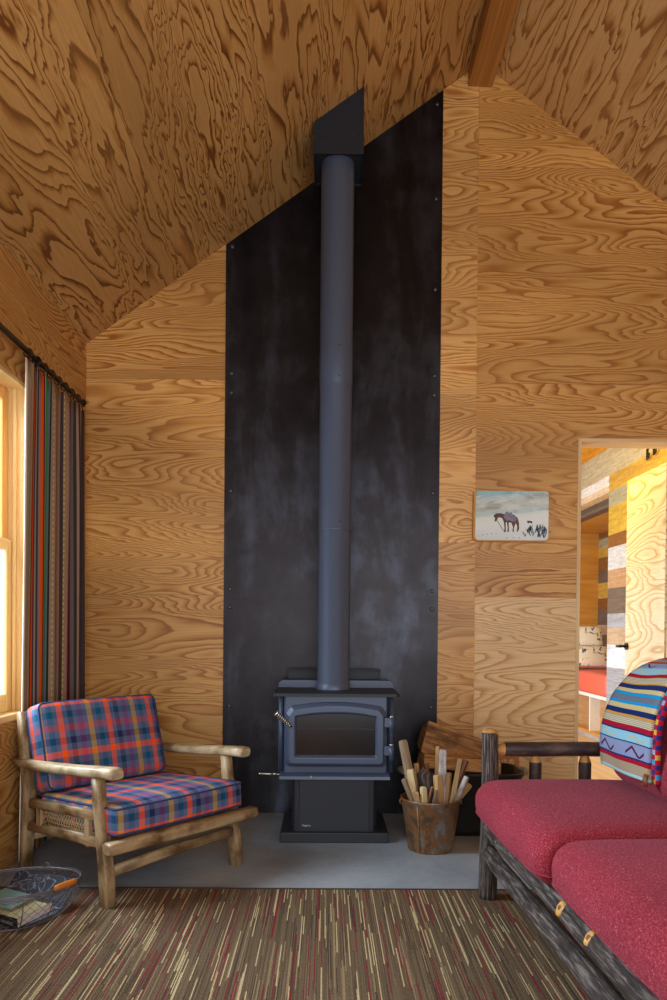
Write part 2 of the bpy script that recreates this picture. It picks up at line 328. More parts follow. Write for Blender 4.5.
# ------------------------------------------------------------------ geometry helpers
class MB:
    def __init__(s):
        s.bm = bmesh.new(); s.uv = s.bm.loops.layers.uv.new('UVMap'); s.off = (random.random()*7, random.random()*7)
    def face(s, vs, uvs, mi=0, smooth=False):
        try: f = s.bm.faces.new(vs)
        except ValueError: return None
        for l, q in zip(f.loops, uvs): l[s.uv].uv = q
        f.material_index = mi; f.smooth = smooth
        return f
    def quadmesh(s, grid, uvs, closed=False, mi=0, smooth=True):
        V = [[s.bm.verts.new(p) for p in row] for row in grid]
        n = len(V[0])
        for i in range(len(V)-1):
            for j in range(n if closed else n-1):
                j2 = (j+1) % n
                u2 = uvs[i][j+1] if j+1 < len(uvs[i]) else uvs[i][j2]
                u3 = uvs[i+1][j+1] if j+1 < len(uvs[i+1]) else uvs[i+1][j2]
                s.face([V[i][j], V[i][j2], V[i+1][j2], V[i+1][j]], [uvs[i][j], u2, u3, uvs[i+1][j]], mi, smooth)
        return V
    def poly(s, pts, g=(1,0,0), mi=0, off=True):
        g = Vector(g); P = [Vector(p) for p in pts]
        nrm = Vector((0,0,0))
        for i in range(len(P)):
            a, b = P[i], P[(i+1) % len(P)]; nrm += a.cross(b)
        nrm.normalize()
        if abs(nrm.dot(g)) > .9: g = Vector((0,0,1)) if abs(nrm.z) < .9 else Vector((1,0,0))
        h = nrm.cross(g)
        if (abs(h.z) > .3 and h.z < 0): h = -h
        o = s.off if off else (0, 0)
        return s.face([s.bm.verts.new(p) for p in P], [(p.dot(g)+o[0], p.dot(h)+o[1]) for p in P], mi)
    def box(s, c, d, rot=None, g=(1,0,0), mi=0):
        c = Vector(c); R = rot if rot is not None else Matrix.Identity(3)
        hx, hy, hz = [q/2 for q in d]
        co = [Vector((x, y, z)) for z in (-hz, hz) for y in (-hy, hy) for x in (-hx, hx)]
        V = [s.bm.verts.new(c + R @ p) for p in co]
        g = Vector(g)
        for idx in ((0,2,3,1), (4,5,7,6), (0,1,5,4), (1,3,7,5), (3,2,6,7), (2,0,4,6)):
            a, b, d_ = co[idx[0]], co[idx[1]], co[idx[2]]
            n = (b-a).cross(d_-a).normalized(); gg = g
            if abs(n.dot(gg)) > .9: gg = Vector((0,1,0)) if abs(n.y) < .5 else Vector((1,0,0))
            h = n.cross(gg)
            s.face([V[i] for i in idx], [(co[i].dot(gg)+s.off[0], co[i].dot(h)+s.off[1]) for i in idx], mi)
        return s
    def b2(s, lo, hi, g=(1,0,0), mi=0):
        return s.box([(a+b)/2 for a, b in zip(lo, hi)], [abs(b-a) for a, b in zip(lo, hi)], None, g, mi)
    def prism(s, poly, axis, lo, hi, g=(1,0,0), mi=0):
        # poly: 2D points in the plane perpendicular to axis (order of the remaining axes)
        def mk(p, t):
            q = list(p); q.insert('xyz'.index(axis), t); return Vector(q)
        A = [mk(p, lo) for p in poly]; B = [mk(p, hi) for p in poly]
        s.poly(A[::-1], g, mi, False); s.poly(B, g, mi, False)
        for i in range(len(poly)):
            j = (i+1) % len(poly)
            s.poly([A[i], A[j], B[j], B[i]], g, mi, False)
        return s
    def tube(s, pts, rad, n=12, caps=True, sq=2.0, jit=0.0, asp=1.0, up=(0,0,1), mi=0, capmi=None, smooth=True, seed=0):
        P = [Vector(p) for p in pts]; L = [0]
        for i in range(1, len(P)): L.append(L[-1] + (P[i]-P[i-1]).length)
        if isinstance(rad, (int, float)): rad = [rad]*len(P)
        grid, uvs = [], []; up = Vector(up); pb = None
        for i, p in enumerate(P):
            t = (P[min(i+1, len(P)-1)] - P[max(i-1, 0)]).normalized()
            ref = pb if pb is not None else (up if abs(t.dot(up)) < .95 else Vector((1,0,0)))
            a = (ref - t*ref.dot(t)).normalized(); pb = a; b = t.cross(a)
            row, ur = [], []
            for j in range(n):
                th = 2*PI*j/n; cx, sy = math.cos(th), math.sin(th)
                e = 2/sq; cx2 = math.copysign(abs(cx)**e, cx); sy2 = math.copysign(abs(sy)**e, sy)
                r = rad[i]
                if jit: r *= 1 + jit*mnoise.noise(Vector((cx*1.3+seed, sy*1.3, L[i]*9+seed*3)))
                row.append(p + a*cx2*r + b*sy2*r*asp); ur.append((L[i]+s.off[0], j/n*2*PI*rad[0]+s.off[1]))
            ur.append((L[i]+s.off[0], 2*PI*rad[0]+s.off[1]))
            grid.append(row); uvs.append(ur)
        V = s.quadmesh(grid, uvs, True, mi, smooth)
        if caps:
            cm = mi if capmi is None else capmi
            for row, g in ((V[0][::-1], grid[0][::-1]), (V[-1], grid[-1])):
                ctr = sum(g, Vector())/len(g)
                s.face(row, [((q-ctr).x+(q-ctr).y*.3, (q-ctr).z+(q-ctr).y*.7) for q in g], cm, False)
        return s
    def lathe(s, prof, c=(0,0,0), n=32, sx=1.0, sy=1.0, mi=0, close=False):
        c = Vector(c); grid, uvs = [], []
        for r, z in prof:
            grid.append([c + Vector((r*math.cos(2*PI*j/n)*sx, r*math.sin(2*PI*j/n)*sy, z)) for j in range(n)])
            uvs.append([(j/n, z) for j in range(n+1)])
        V = s.quadmesh(grid, uvs, True, mi)
        if close:
            s.face(V[0][::-1], [(0,0)]*n, mi); s.face(V[-1], [(0,0)]*n, mi)
        return s
    def cushion(s, c, d, r, crown=(0,0,0), rot=None, n=14, sag=0.0):
        R = rot if rot is not None else Matrix.Identity(3); c = Vector(c); h = [q/2 for q in d]
        keys = {}
        def vert(p):
            kk = tuple(round(q, 5) for q in p)
            if kk in keys: return keys[kk]
            P = [p[i]*h[i] for i in range(3)]
            I = [max(-(h[i]-r), min(h[i]-r, P[i])) for i in range(3)]
            D = Vector([P[i]-I[i] for i in range(3)])
            # map cube corner region onto a sphere
            m = max(abs(q) for q in D) if D.length else 0
            Q = Vector(I) + (D.normalized()*m if D.length else D)
            x, y, z = p
            Q.x += crown[0]*(x)*(1-y*y)*(1-z*z*.5); Q.y += crown[1]*y*(1-x*x)*(1-z*z*.5); Q.z += crown[2]*z*(1-x**4)*(1-y**4)
            v = s.bm.verts.new(c + R @ Q); keys[kk] = v; return v
        ls = [-1 + 2*i/n for i in range(n+1)]
        # denser near the edges
        ls = [math.copysign(1-(1-abs(t))**1.5, t) for t in ls]
        for ax in range(3):
            for sg in (-1, 1):
                for i in range(n):
                    for j in range(n):
                        q = []
                        for a, b in ((i,j), (i+1,j), (i+1,j+1), (i,j+1)):
                            p = [0,0,0]; p[ax] = sg; o = [k_ for k_ in range(3) if k_ != ax]
                            p[o[0]] = ls[a]; p[o[1]] = ls[b]; q.append(p)
                        if (sg < 0) != (ax == 1): q = q[::-1]
                        def uvf(p):
                            P = [p[k_]*h[k_] for k_ in range(3)]
                            if ax == 2: return (P[0], P[1]+.05)
                            if ax == 1: return (P[0], P[2]+.02)
                            return (P[1], P[2]+.02)
                        s.face([vert(p) for p in q], [uvf(p) for p in q], 0, True)
        return s
    def out(s, name, mats, parent=None, bevel=0, smooth=None, sub=0):
        me = bpy.data.meshes.new(name)
        bmesh.ops.recalc_face_normals(s.bm, faces=s.bm.faces)
        s.bm.to_mesh(me); s.bm.free()
        for m in (mats if isinstance(mats, (list, tuple)) else [mats]): me.materials.append(M[m] if isinstance(m, str) else m)
        o = bpy.data.objects.new(name, me); col.objects.link(o)
        if parent is not None: o.parent = parent
        if bevel:
            md = o.modifiers.new('bevel', 'BEVEL'); md.width = bevel; md.segments = 2; md.limit_method = 'ANGLE'; md.angle_limit = .7
        if sub:
            md = o.modifiers.new('subsurf', 'SUBSURF'); md.levels = sub; md.render_levels = sub
        if smooth is not None:
            for p in me.polygons: p.use_smooth = smooth
        return o

def tag(o, label=None, cat=None, group=None, kind=None):
    if label: o['label'] = label
    if cat: o['category'] = cat
    if group: o['group'] = group
    if kind: o['kind'] = kind
    return o
def thing(name, label, cat, loc=(0,0,0), rz=0.0, group=None):
    o = bpy.data.objects.new(name, None); col.objects.link(o); o.empty_display_size = .05
    o.location = loc; o.rotation_euler = (0, 0, rz)
    return tag(o, label, cat, group)
def rotm(ax, a): return Matrix.Rotation(a, 3, ax)
def text(name, body, size, mat, parent, loc, rot, ext=.0005):
    cu = bpy.data.curves.new(name, 'FONT'); cu.body = body; cu.size = size; cu.extrude = ext
    cu.materials.append(M[mat]); o = bpy.data.objects.new(name, cu); col.objects.link(o)
    me = bpy.data.meshes.new_from_object(o.evaluated_get(bpy.context.evaluated_depsgraph_get())); bpy.data.objects.remove(o)
    o = bpy.data.objects.new(name, me); col.objects.link(o)
    if not me.materials: me.materials.append(M[mat])
    o.parent = parent; o.location = loc; o.rotation_euler = rot; return o

# ------------------------------------------------------------------ the room
WY, WX = 4.098, -1.368          # back wall, left wall
RX, RZ, SL = .8468, 4.2621, .7263
XR = 2*RX - WX; YB = -1.3       # right wall, rear end
EZ = RZ - SL*(RX-WX)
roofz = lambda x: RZ - SL*abs(x-RX)
m = MB()
m.prism([(WX-.2,-.12), (XR+.2,-.12), (XR+.2,0), (WX-.2,0)], 'y', YB, 9.0); tag(m.out('floor', 'concrete'), kind='structure')
DX0, DX1, DZ = 1.427, 2.03, 2.152
m = MB()
m.prism([(WX,0), (DX0,0), (DX0,DZ), (DX1,DZ), (DX1,0), (XR,0), (XR,EZ), (RX,RZ), (WX,EZ)], 'y', WY, WY+.13)
tag(m.out('wall_back', 'ply_wall'), kind='structure')
# narrow plywood strip beside the steel
m = MB(); m.prism([(.6365,0), (.846,0), (.8385,roofz(.8385)-.012), (.6365,roofz(.6365)-.004)], 'y', WY-.003, WY+.001)
tag(m.out('trim_1', 'ply_strip'), kind='structure')
m = MB(); m.prism([(.848,0), (1.4265,0), (1.4265,1.243), (.848,1.243)], 'y', WY-.002, WY+.001)  # thin paler sheet; brighter light on this lower wall put into its colour
tag(m.out('trim_7', 'ply_pale_lit'), kind='structure')
# left wall with window opening
WY0, WY1, WZ0, WZ1 = 1.55, 3.30, .665, 2.145
m = MB()
for lo, hi in (((YB,0), (WY+.13,WZ0)), ((YB,WZ1), (WY+.13,EZ)), ((YB,WZ0), (WY0,WZ1)), ((WY1,WZ0), (WY+.13,WZ1))):
    m.prism([(lo[0],lo[1]), (hi[0],lo[1]), (hi[0],hi[1]), (lo[0],hi[1])], 'x', WX-.076, WX, (0,1,0))
tag(m.out('wall_left', 'ply_left'), kind='structure')
m = MB(); m.prism([(YB,0), (WY+.13,0), (WY+.13,EZ), (YB,EZ)], 'x', XR, XR+.15, (0,1,0)); tag(m.out('wall_right', 'ply_left'), kind='structure')
m = MB()
m.prism([(WX,0), (-1.1,0), (-1.1,2.35), (2.8,2.35), (2.8,0), (XR,0), (XR,EZ), (RX,RZ), (WX,EZ)], 'y', YB-.13, YB)
tag(m.out('wall_front', 'ply_left'), kind='structure')
# ceiling slopes: uv u along the room, v up the slope
def slope(name, x0, mat):
    sg = 1 if x0 < RX else -1
    m = MB(); ln = math.hypot(RX-WX, RZ-EZ); k1 = .16
    a, b = Vector((x0, YB, EZ)), Vector((RX, YB, RZ)); d = Vector((0, WY+.13-YB, 0)); up = Vector((0,0,k1))
    def q(ps, us): m.face([m.bm.verts.new(p) for p in ps], us)
    q([a, a+d, b+d, b], [(YB,0), (WY+.13,0), (WY+.13,ln), (YB,ln)])
    q([a+up, b+up, b+d+up, a+d+up], [(YB,0), (YB,ln), (WY,ln), (WY,0)])
    q([a, b, b+up, a+up], [(0,0), (0,ln), (.1,ln), (.1,0)]); q([a+d, a+d+up, b+d+up, b+d], [(0,0), (0,ln), (.1,ln), (.1,0)])
    q([a, a+up, a+d+up, a+d], [(0,0), (0,.1), (4,.1), (4,0)]); q([b, b+d, b+d+up, b+up], [(0,0), (0,.1), (4,.1), (4,0)])
    return tag(m.out(name, mat), kind='structure')
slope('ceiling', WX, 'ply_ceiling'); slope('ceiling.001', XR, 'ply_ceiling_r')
m = MB(); m.b2((.7752, YB, 4.1255), (.9128, WY, 4.1255+.085), (0,1,0))
tag(m.out('ridge_beam', 'beam', bevel=.006), 'orange-brown timber beam running along the ridge of the plywood ceiling', 'beam')
# doorway lining
m = MB(); m.b2((DX0,WY-.006,0), (DX0+.02,WY+.136,DZ), (0,0,1)); tag(m.out('trim_2', 'pine_pale', bevel=.002), kind='structure')
m = MB(); m.b2((DX0+.02,WY-.006,DZ-.02), (DX1,WY+.136,DZ), (1,0,0)); tag(m.out('trim_3', 'pine_pale', bevel=.002), kind='structure')
m = MB(); m.b2((DX1-.02,WY-.006,0), (DX1,WY+.136,DZ-.02), (0,0,1)); tag(m.out('trim_4', 'pine_pale', bevel=.002), kind='structure')

# window: lining, sill and two sashes
w = bpy.data.objects.new('window_1', None); col.objects.link(w); w['kind'] = 'structure'
m = MB(); J = .02
m.b2((WX-.078,WY1-J,WZ0), (WX+.004,WY1,WZ1), (0,0,1)); m.b2((WX-.078,WY0,WZ0), (WX+.004,WY0+J,WZ1), (0,0,1))
m.b2((WX-.13,WY0+J,WZ1-J), (WX+.004,WY1-J,WZ1), (0,1,0))
m.b2((WX-.052,WY1-J-.014,WZ0), (WX-.036,WY1-J,WZ1-J), (0,0,1))
m.out('window_frame', 'pine', w, bevel=.002)
m = MB(); m.b2((WX-.18,WY0-.02,WZ0-.022), (WX+.012,WY1+.01,WZ0+.008), (0,1,0)); m.out('window_sill', 'pine', w, bevel=.004)
def sash(name, X, z0, z1, wd, bot, top, mat, ye=0, t=.034):
    m = MB(); y0, y1 = WY0+J, WY1-J-.002+ye
    ym = (y0+y1)/2
    m.b2((X,y1-wd,z0), (X+t,y1,z1), (0,0,1)); m.b2((X,y0,z0), (X+t,y0+wd,z1), (0,0,1))
    m.b2((X,y0+wd,z0), (X+t,y1-wd,z0+bot), (0,1,0)); m.b2((X,y0+wd,z1-top), (X+t,y1-wd,z1), (0,1,0))
    m.b2((X,ym-.03,z0+bot), (X+t,ym+.03,z1-top), (0,0,1))
    o = m.out(name, mat, w, bevel=.004)
    g = MB(); g.b2((X+t/2-.002,y0+wd-.004,z0+bot-.004), (X+t/2+.002,y1-wd+.004,z1-top+.004)); g.out('pane', 'glass', o)
sash('lower_sash', WX-.072, WZ0+.008, 1.445, .055, .08, .05, 'pine', 0, .016)
sash('upper_sash', WX-.112, 1.40, WZ1-J, .075, .05, .06, 'pine_amber', .022)

# carpet
c = thing('striped_carpet', 'brown wall-to-wall carpet with thin cream and dark red stripes', 'carpet')
m = MB(); m.b2((WX,YB,.0), (XR,2.886,.006)); m.out('carpet_field', 'carpet', c)
m = MB(); m.b2((WX,2.886,0), (XR,2.897,.008)); m.out('edge_strip', 'carpet_edge', c)

# ------------------------------------------------------------------ steel panel
X0, X1 = -.583, .636
st = thing('steel_wall_panel', 'tall black steel heat panel bolted to the plywood behind the wood stove', 'panel', (X0, WY, 0))
zs = [.003, 1.2225, 2.4425]
for i in range(3):
    m = MB(); a = zs[i]
    if i < 2: pl = [(0,a), (1.219,a), (1.219,zs[i+1]-.0004), (0,zs[i+1]-.0004)]
    else: pl = [(0,a), (1.219,a), (1.219,roofz(X1)-.006), (0,roofz(X0)-.006)]
    m.prism(pl, 'y', -.008, -.001); m.out('steel_sheet', 'steel', st, bevel=.0012)
for bx, zz in ((.035, (3.205,2.494,2.385,1.83,1.274,1.172,.61)), (1.184, (4.02,3.49,2.98,2.494,2.385,1.83,1.274,1.172,.61))):
    for z in zz:
        m = MB(); m.lathe([(.0105,0), (.0105,.003), (.007,.006), (.0015,.007)], n=12, close=True)
        o = m.out('bolt', 'bolt', st); o.location = (bx, -.008, z); o.rotation_euler = (PI/2, 0, 0)

# ------------------------------------------------------------------ wood stove
sx0 = .047          # centre x
sv = thing('wood_stove', 'dark blue-grey cast steel wood stove on a pedestal in front of the black panel', 'stove', (sx0, 3.5, 0))
m = MB(); m.b2((-.266,.03,0), (.269,.43,.05)); m.out('base_plate', 'stove_dark', sv, bevel=.004)
m = MB(); m.prism([(-.21,.075), (-.195,.06), (-.17,.058), (.175,.058), (.195,.06), (.212,.075), (.212,.40), (-.21,.40)], 'z', .05, .335); m.out('pedestal', 'stove_dark', sv, bevel=.003)
m = MB(); m.b2((-.172,.050,.058), (.172,.060,.312)); pf = m.out('pedestal_front', 'stove_dark', sv, bevel=.0015)
m = MB(); m.b2((-.158,.0488,.0755), (-.1185,.0502,.0865)); bd = m.out('badge', 'stove_top', pf)
text('badge_lettering', 'Regency', .0125, 'letterbright', pf, (-.1572, .0487, .0775), (PI/2, 0, 0), .0003)
# firebox: side shields, body, face, ledge
m = MB(); m.b2((-.25,.02,.335), (.258,.45,.728)); m.out('firebox', 'stove', sv, bevel=.004)
for sgn, xx in ((-1, -.264), (1, .276)):
    m = MB(); m.prism([(xx-.013,.036), (xx+.008,.036), (xx+.008,.44), (xx-.013,.44)], 'z', .352, .728)
    # a rolled front edge on each shield
    m.tube([(xx,.030,.352), (xx,.030,.728)], .0115, 12); m.out('side_shield', 'stove', sv)
m = MB(); m.b2((-.243,-.004,.352), (.252,.02,.728)); m.out('face_plate', 'stove', sv, bevel=.003)
m = MB(); m.prism([(-.05,.330), (-.046,.344), (-.004,.356), (.03,.356), (.03,.330)], 'x', -.2655, .2665)
ld = m.out('ash_ledge', 'stove', sv, bevel=.002)
# top plate, riser, rear shield
m = MB(); m.prism([(-.285,-.04), (.295,-.04), (.312,-.025), (.312,.33), (-.30,.33), (-.30,-.025)], 'z', .728, .742); m.out('top_plate', 'stove_top', sv, bevel=.004)
m = MB(); pr = [(-.30,.742), (.315,.742), (.309,.768), (.292,.780), (-.278,.780), (-.295,.768)]
m.prism(pr, 'y', .33, .45); m.out('top_riser', 'stove', sv, bevel=.004)
m = MB(); m.b2((-.255,.47,.70), (.252,.482,.828)); m.b2((-.258,.462,.822), (.256,.486,.832)); m.out('rear_shield', 'stove_top', sv, bevel=.002)
m = MB(); m.b2((-.2,.44,.3), (.2,.475,.5)); m.out('rear_bracket', 'stove_dark', sv)
# door: arched frame with bevelled rim, glass, hinges and coil handle
def arch(x0, x1, z0, z1, zc, ch, cut, n=16):   # corner z1, apex zc
    p = [(x0+ch,z0), (x1-ch,z0), (x1-ch*.3,z0+ch*.3), (x1,z0+ch), (x1,z1-cut), (x1-cut*.8,z1)]
    for i in range(1, n): 
        t = i/n; x = (x1-cut*.8) + ((x0+cut*.8)-(x1-cut*.8))*t
        p.append((x, z1 + (zc-z1)*(1-(2*t-1)**2)))
    return p + [(x0+cut*.8,z1), (x0,z1-cut), (x0,z0+ch), (x0+ch*.3,z0+ch*.3)]
outer = arch(-.238, .249, .388, .679, .700, .022, .03); inner = arch(-.187, .195, .441, .628, .6452, .006, .004)
rim1 = arch(-.222, .233, .404, .662, .684, .022, .03); rim2 = arch(-.196, .204, .432, .637, .654, .008, .006)
m = MB(); rows = [[Vector((x,y,z)) for x, z in P] for P, y in ((outer,-.004), (outer,-.028), (rim1,-.042), (rim2,-.042), (inner,-.034), (inner,-.012))]
m.quadmesh(rows, [[(0,0)]*(len(outer)+1)]*6, True, 0, False)
dr = m.out('stove_door', 'stove', sv, bevel=.003)
m = MB(); m.poly([(x,-.016,z) for x, z in inner]); gl = m.out('door_glass', 'stoveglass', dr)
m = MB(); m.b2((-.184,-.0185,.5685), (.192,-.0155,.5725)); m.out('baffle_edge', 'stove_top', dr)
for hz in (.603, .467):
    m = MB(); m.tube([(.272,-.046,hz-.045), (.272,-.046,hz+.028)], .012, 14); m.b2((.238,-.052,hz-.018), (.266,-.02,hz+.026))
    h = m.out('hinge', 'stove', dr); m = MB(); m.tube([(.272,-.046,hz+.028), (.272,-.046,hz+.037)], [.0115,.008], 14); m.out('hinge_pin', 'chrome', h)
# coil handle: spiral wire about a rod, running from upper left down to the door
A, B = Vector((-.283,-.095,.656)), Vector((-.215,-.045,.585)); ax = (B-A).normalized(); e1 = ax.cross(Vector((0,1,0))).normalized(); e2 = ax.cross(e1)
pts = []; T = 9
for i in range(T*12+1):
    t = i/(T*12); r = .011 - .003*t
    pts.append(A + (B-A)*t + (e1*math.cos(2*PI*T*t)+e2*math.sin(2*PI*T*t))*r)
m = MB(); m.tube(pts, .004, 6); ch = m.out('coil_handle', 'chrome', dr)
m = MB(); m.tube([A-ax*.004, A, B, B+Vector((.012,.012,-.004)), B+Vector((.016,.032,-.004))], .0048, 8); m.out('handle_rod', 'black_iron', ch)
m = MB(); m.tube([(-.305,-.02,.349), (-.25,-.02,.349)], .0028, 8); ar = m.out('air_control_rod', 'chrome', sv)
m = MB(); m.tube([(-.37,-.02,.351), (-.36,-.02,.351), (-.315,-.02,.350), (-.30,-.02,.349)], [.003,.0055,.005,.003], 10); m.out('rod_knob', 'chrome', ar)
m = MB(); m.tube([(-.112,-.053,.343), (-.112,-.045,.343)], [.005,.006], 10); m.out('latch_pin', 'chrome', sv)

# flue pipe and ceiling box
PX, PY = .040, 3.735
fp = thing('stove_pipe', 'tall dark grey round stove pipe rising from the stove to the ceiling box', 'pipe', (PX, PY, 0))
R0 = .0835
def pz(y): return y
m = MB(); m.lathe([(R0+.004,.7425), (R0+.004,.775), (R0,.777), (R0,2.30)], n=48); m.out('lower_section', 'pipe', fp)
m = MB(); m.lathe([(R0+.0012,2.30), (R0+.0012,2.305), (R0+.0022,2.31), (R0+.0022,2.47), (R0+.0014,2.475), (R0+.0014,3.46)], n=48); m.out('upper_section', 'pipe', fp)
m = MB(); m.lathe([(R0+.003,1.56), (R0+.0042,1.563), (R0+.003,1.566)], n=48); m.out('pipe_seam', 'pipe', fp)
for a, z in ((-80, 2.49), (-80, 2.335), (-72, 1.6)):
    m = MB(); q = math.radians(a); m.tube([(R0*math.cos(q), R0*math.sin(q), z), ((R0+.006)*math.cos(q), (R0+.006)*math.sin(q), z)], [.004,.003], 8); m.out('pipe_screw', 'black_iron', fp)
cb = thing('ceiling_support_box', 'square dark metal flue box hanging from the sloped plywood ceiling', 'flue box', (0, 0, 0))
bx0, bx1, by0, by1, bz = -.083, .167, 3.625, 3.885, 3.43
m = MB()
def side(a, b): m.poly([(a[0],a[1],bz), (b[0],b[1],bz), (b[0],b[1],roofz(b[0])+.004), (a[0],a[1],roofz(a[0])+.004)])
side((bx0,by0), (bx1,by0)); side((bx1,by0), (bx1,by1)); side((bx1,by1), (bx0,by1)); side((bx0,by1), (bx0,by0))
bmesh.ops.remove_doubles(m.bm, verts=m.bm.verts, dist=1e-5)
m.out('box_shell', 'boxpaint', cb)
m = MB(); N = 48; yy = bz+.012
ring = [(PX+(R0+.003)*math.cos(2*PI*j/N), PY+(R0+.003)*math.sin(2*PI*j/N), yy) for j in range(N)]
outr = []
for j in range(N):
    a = 2*PI*j/N; dx, dy = math.cos(a), math.sin(a)
    tx = ((bx1-PX)/dx if dx > 0 else (bx0-PX)/dx) if abs(dx) > 1e-6 else 9; ty = ((by1-PY)/dy if dy > 0 else (by0-PY)/dy) if abs(dy) > 1e-6 else 9
    t = min(tx, ty); outr.append((PX+dx*t, PY+dy*t, yy))
m.quadmesh([[Vector(p) for p in ring], [Vector(p) for p in outr]], [[(0,0)]*(N+1)]*2, True, 0, False); m.out('trim_plate', 'boxpaint', cb)

# ------------------------------------------------------------------ bucket and kindling
BX, BY = .512, 3.46
bk = thing('rusty_bucket', 'rusty metal bucket full of kindling on the concrete beside the stove', 'bucket', (BX, BY, 0))
m = MB(); m.lathe([(.0,.004), (.102,.004), (.106,.0), (.108,.006), (.141,.236), (.145,.241), (.1465,.247), (.143,.251), (.139,.247), (.135,.234), (.10,.012), (0,.012)], n=40)
m.out('bucket_body', 'bucket', bk)
m = MB(); q = [math.radians(a) for a in (-124, -120)]
m.tube([(.109*math.cos(q[0]), .109*math.sin(q[0]), .012), (.1405*math.cos(q[0]), .1405*math.sin(q[0]), .230)], .0045, 8); m.out('side_seam', 'bucket', bk)
for sgn in (-1, 1):
    m = MB(); m.tube([(sgn*.138,0,.213), (sgn*.147,0,.218), (sgn*.148,0,.230), (sgn*.143,0,.240)], .004, 8); m.out('bail_ear', 'bucket', bk)
sticks = [  # top, point at rim level, width, material, sides, label
 ((.369,3.44,.523), (.420,3.45,.30), .036, 'kindling_grey', 4, 'long weathered grey-brown stick at the left of the bucket, rising highest on that side'),
 ((.408,3.42,.388), (.420,3.41,.25), .040, 'kindling_cream', 4, 'square pale block of kindling just right of the long grey stick'),
 ((.446,3.52,.399), (.462,3.52,.27), .032, 'kindling_tan', 4, 'tan flat stick behind the square pale block in the bucket'),
 ((.374,3.40,.346), (.420,3.41,.235), .028, 'kindling_grey', 4, 'short grey-tan stick leaning far left over the bucket rim'),
 ((.430,3.365,.292), (.438,3.375,.235), .027, 'kindling_tan', 4, 'shortest tan stub at the front left of the bucket'),
 ((.461,3.36,.318), (.466,3.37,.23), .029, 'kindling_cream', 4, 'short cream stick at the front of the bucket below the dark bark chunk'),
 ((.483,3.44,.375), (.487,3.45,.22), .084, 'bark', 7, 'thick dark bark-covered chunk in the middle of the bucket'),
 ((.505,3.56,.390), (.512,3.55,.30), .034, 'kindling_pink', 5, 'dark red-brown stub poking up behind the bark chunk'),
 ((.503,3.352,.320), (.484,3.375,.225), .020, 'kindling_pink', 5, 'thin reddish bark stick at the front of the bucket, leaning left at its foot'),
 ((.550,3.50,.486), (.545,3.49,.27), .028, 'kindling_tan', 4, 'tall yellowish stick, left one of the tallest pair in the bucket centre'),
 ((.568,3.45,.478), (.562,3.45,.26), .034, 'kindling_white', 4, 'tall whitish stick, right one of the tallest pair in the bucket centre'),
 ((.533,3.385,.370), (.545,3.39,.23), .038, 'kindling_tan', 4, 'medium tan stick in front of the tallest pair in the bucket'),
 ((.600,3.47,.364), (.586,3.46,.22), .030, 'kindling_tan', 4, 'brownish tan stick just right of the tallest pair in the bucket'),
 ((.651,3.47,.432), (.630,3.45,.25), .030, 'kindling_cream', 4, 'tall smooth yellow-tan stick at the right of the bucket'),
 ((.697,3.54,.412), (.640,3.52,.28), .036, 'kindling_pink', 4, 'square-ended pinkish stick leaning right at the back of the bucket'),
 ((.677,3.415,.357), (.622,3.415,.23), .031, 'kindling_white', 8, 'round whitish-barked stick leaning right over the bucket rim'),
 ((.704,3.48,.308), (.632,3.475,.225), .030, 'kindling_tan', 4, 'lowest tan stick leaning out at the far right of the bucket'),
 ((.606,3.55,.310), (.600,3.55,.21), .034, 'kindling_grey', 4, 'grey-tan stick at the back right inside the bucket, half hidden'),
 ((.521,3.345,.305), (.512,3.37,.228), .020, 'kindling_grey', 4, 'thin grey splinter at the front centre of the bucket rim'),
]
for i, (t, b, w_, mt, n, lab) in enumerate(sticks):
    t, b = Vector(t), Vector(b); d = (t-b).normalized()
    e = b + d*(-(b.z-.03)/d.z); hv = Vector((e.x-BX, e.y-BY, 0))
    if hv.length > .07: hv = hv.normalized()*.07; e = Vector((BX, BY, .03)) + hv
    m = MB(); sd = i*3.7
    pts = [e + (t-e)*q for q in (0, .3, .55, .8, .97, 1)]
    if n == 7: pts = [q_ + Vector((.006*math.sin(9*j),.004*math.cos(7*j),0)) for j, q_ in enumerate(pts)]
    r = w_*.5*(1.25 if n == 4 else 1.0)
    m.tube(pts, [r*.95, r, r*1.02, r, r*.98, r*.86], n, True, 2.0, .22, .75, (math.cos(sd), math.sin(sd), .1), 0, 1, n > 4, sd)
    o = m.out('kindling_stick', [mt, 'peeled' if n > 4 else mt], bevel=.0015)
    tag(o, lab, 'kindling', 'kindling sticks in the rusty bucket')

# ------------------------------------------------------------------ iron tub with split logs
TX, TY = .732, 3.80
tb = thing('iron_tub', 'long dark iron tub of split logs against the wall behind the bucket', 'tub', (TX, TY, 0))
def rrect(hx, hy, r, n=6):
    p = []
    for cx, cy, a0 in ((hx-r,hy-r,0), (-hx+r,hy-r,90), (-hx+r,-hy+r,180), (hx-r,-hy+r,270)):
        for i in range(n+1):
            a = math.radians(a0+90*i/n); p.append((cx+r*math.cos(a), cy+r*math.sin(a)))
    return p
m = MB(); rows = []
for hx, hy, z in ((.24,.10,.0), (.295,.14,.002), (.30,.145,.03), (.322,.163,.30), (.332,.172,.312), (.332,.172,.322), (.316,.158,.322), (.295,.14,.05)):
    rows.append([Vector((x*.91,y,z)) for x, y in rrect(hx, hy, .09)])
V = m.quadmesh(rows, [[(0,0)]*29]*len(rows), True, 0, True); m.face(V[0][::-1], [(0,0)]*28); m.face(V[-1], [(0,0)]*28)
m.out('tub_body', 'tub', tb)
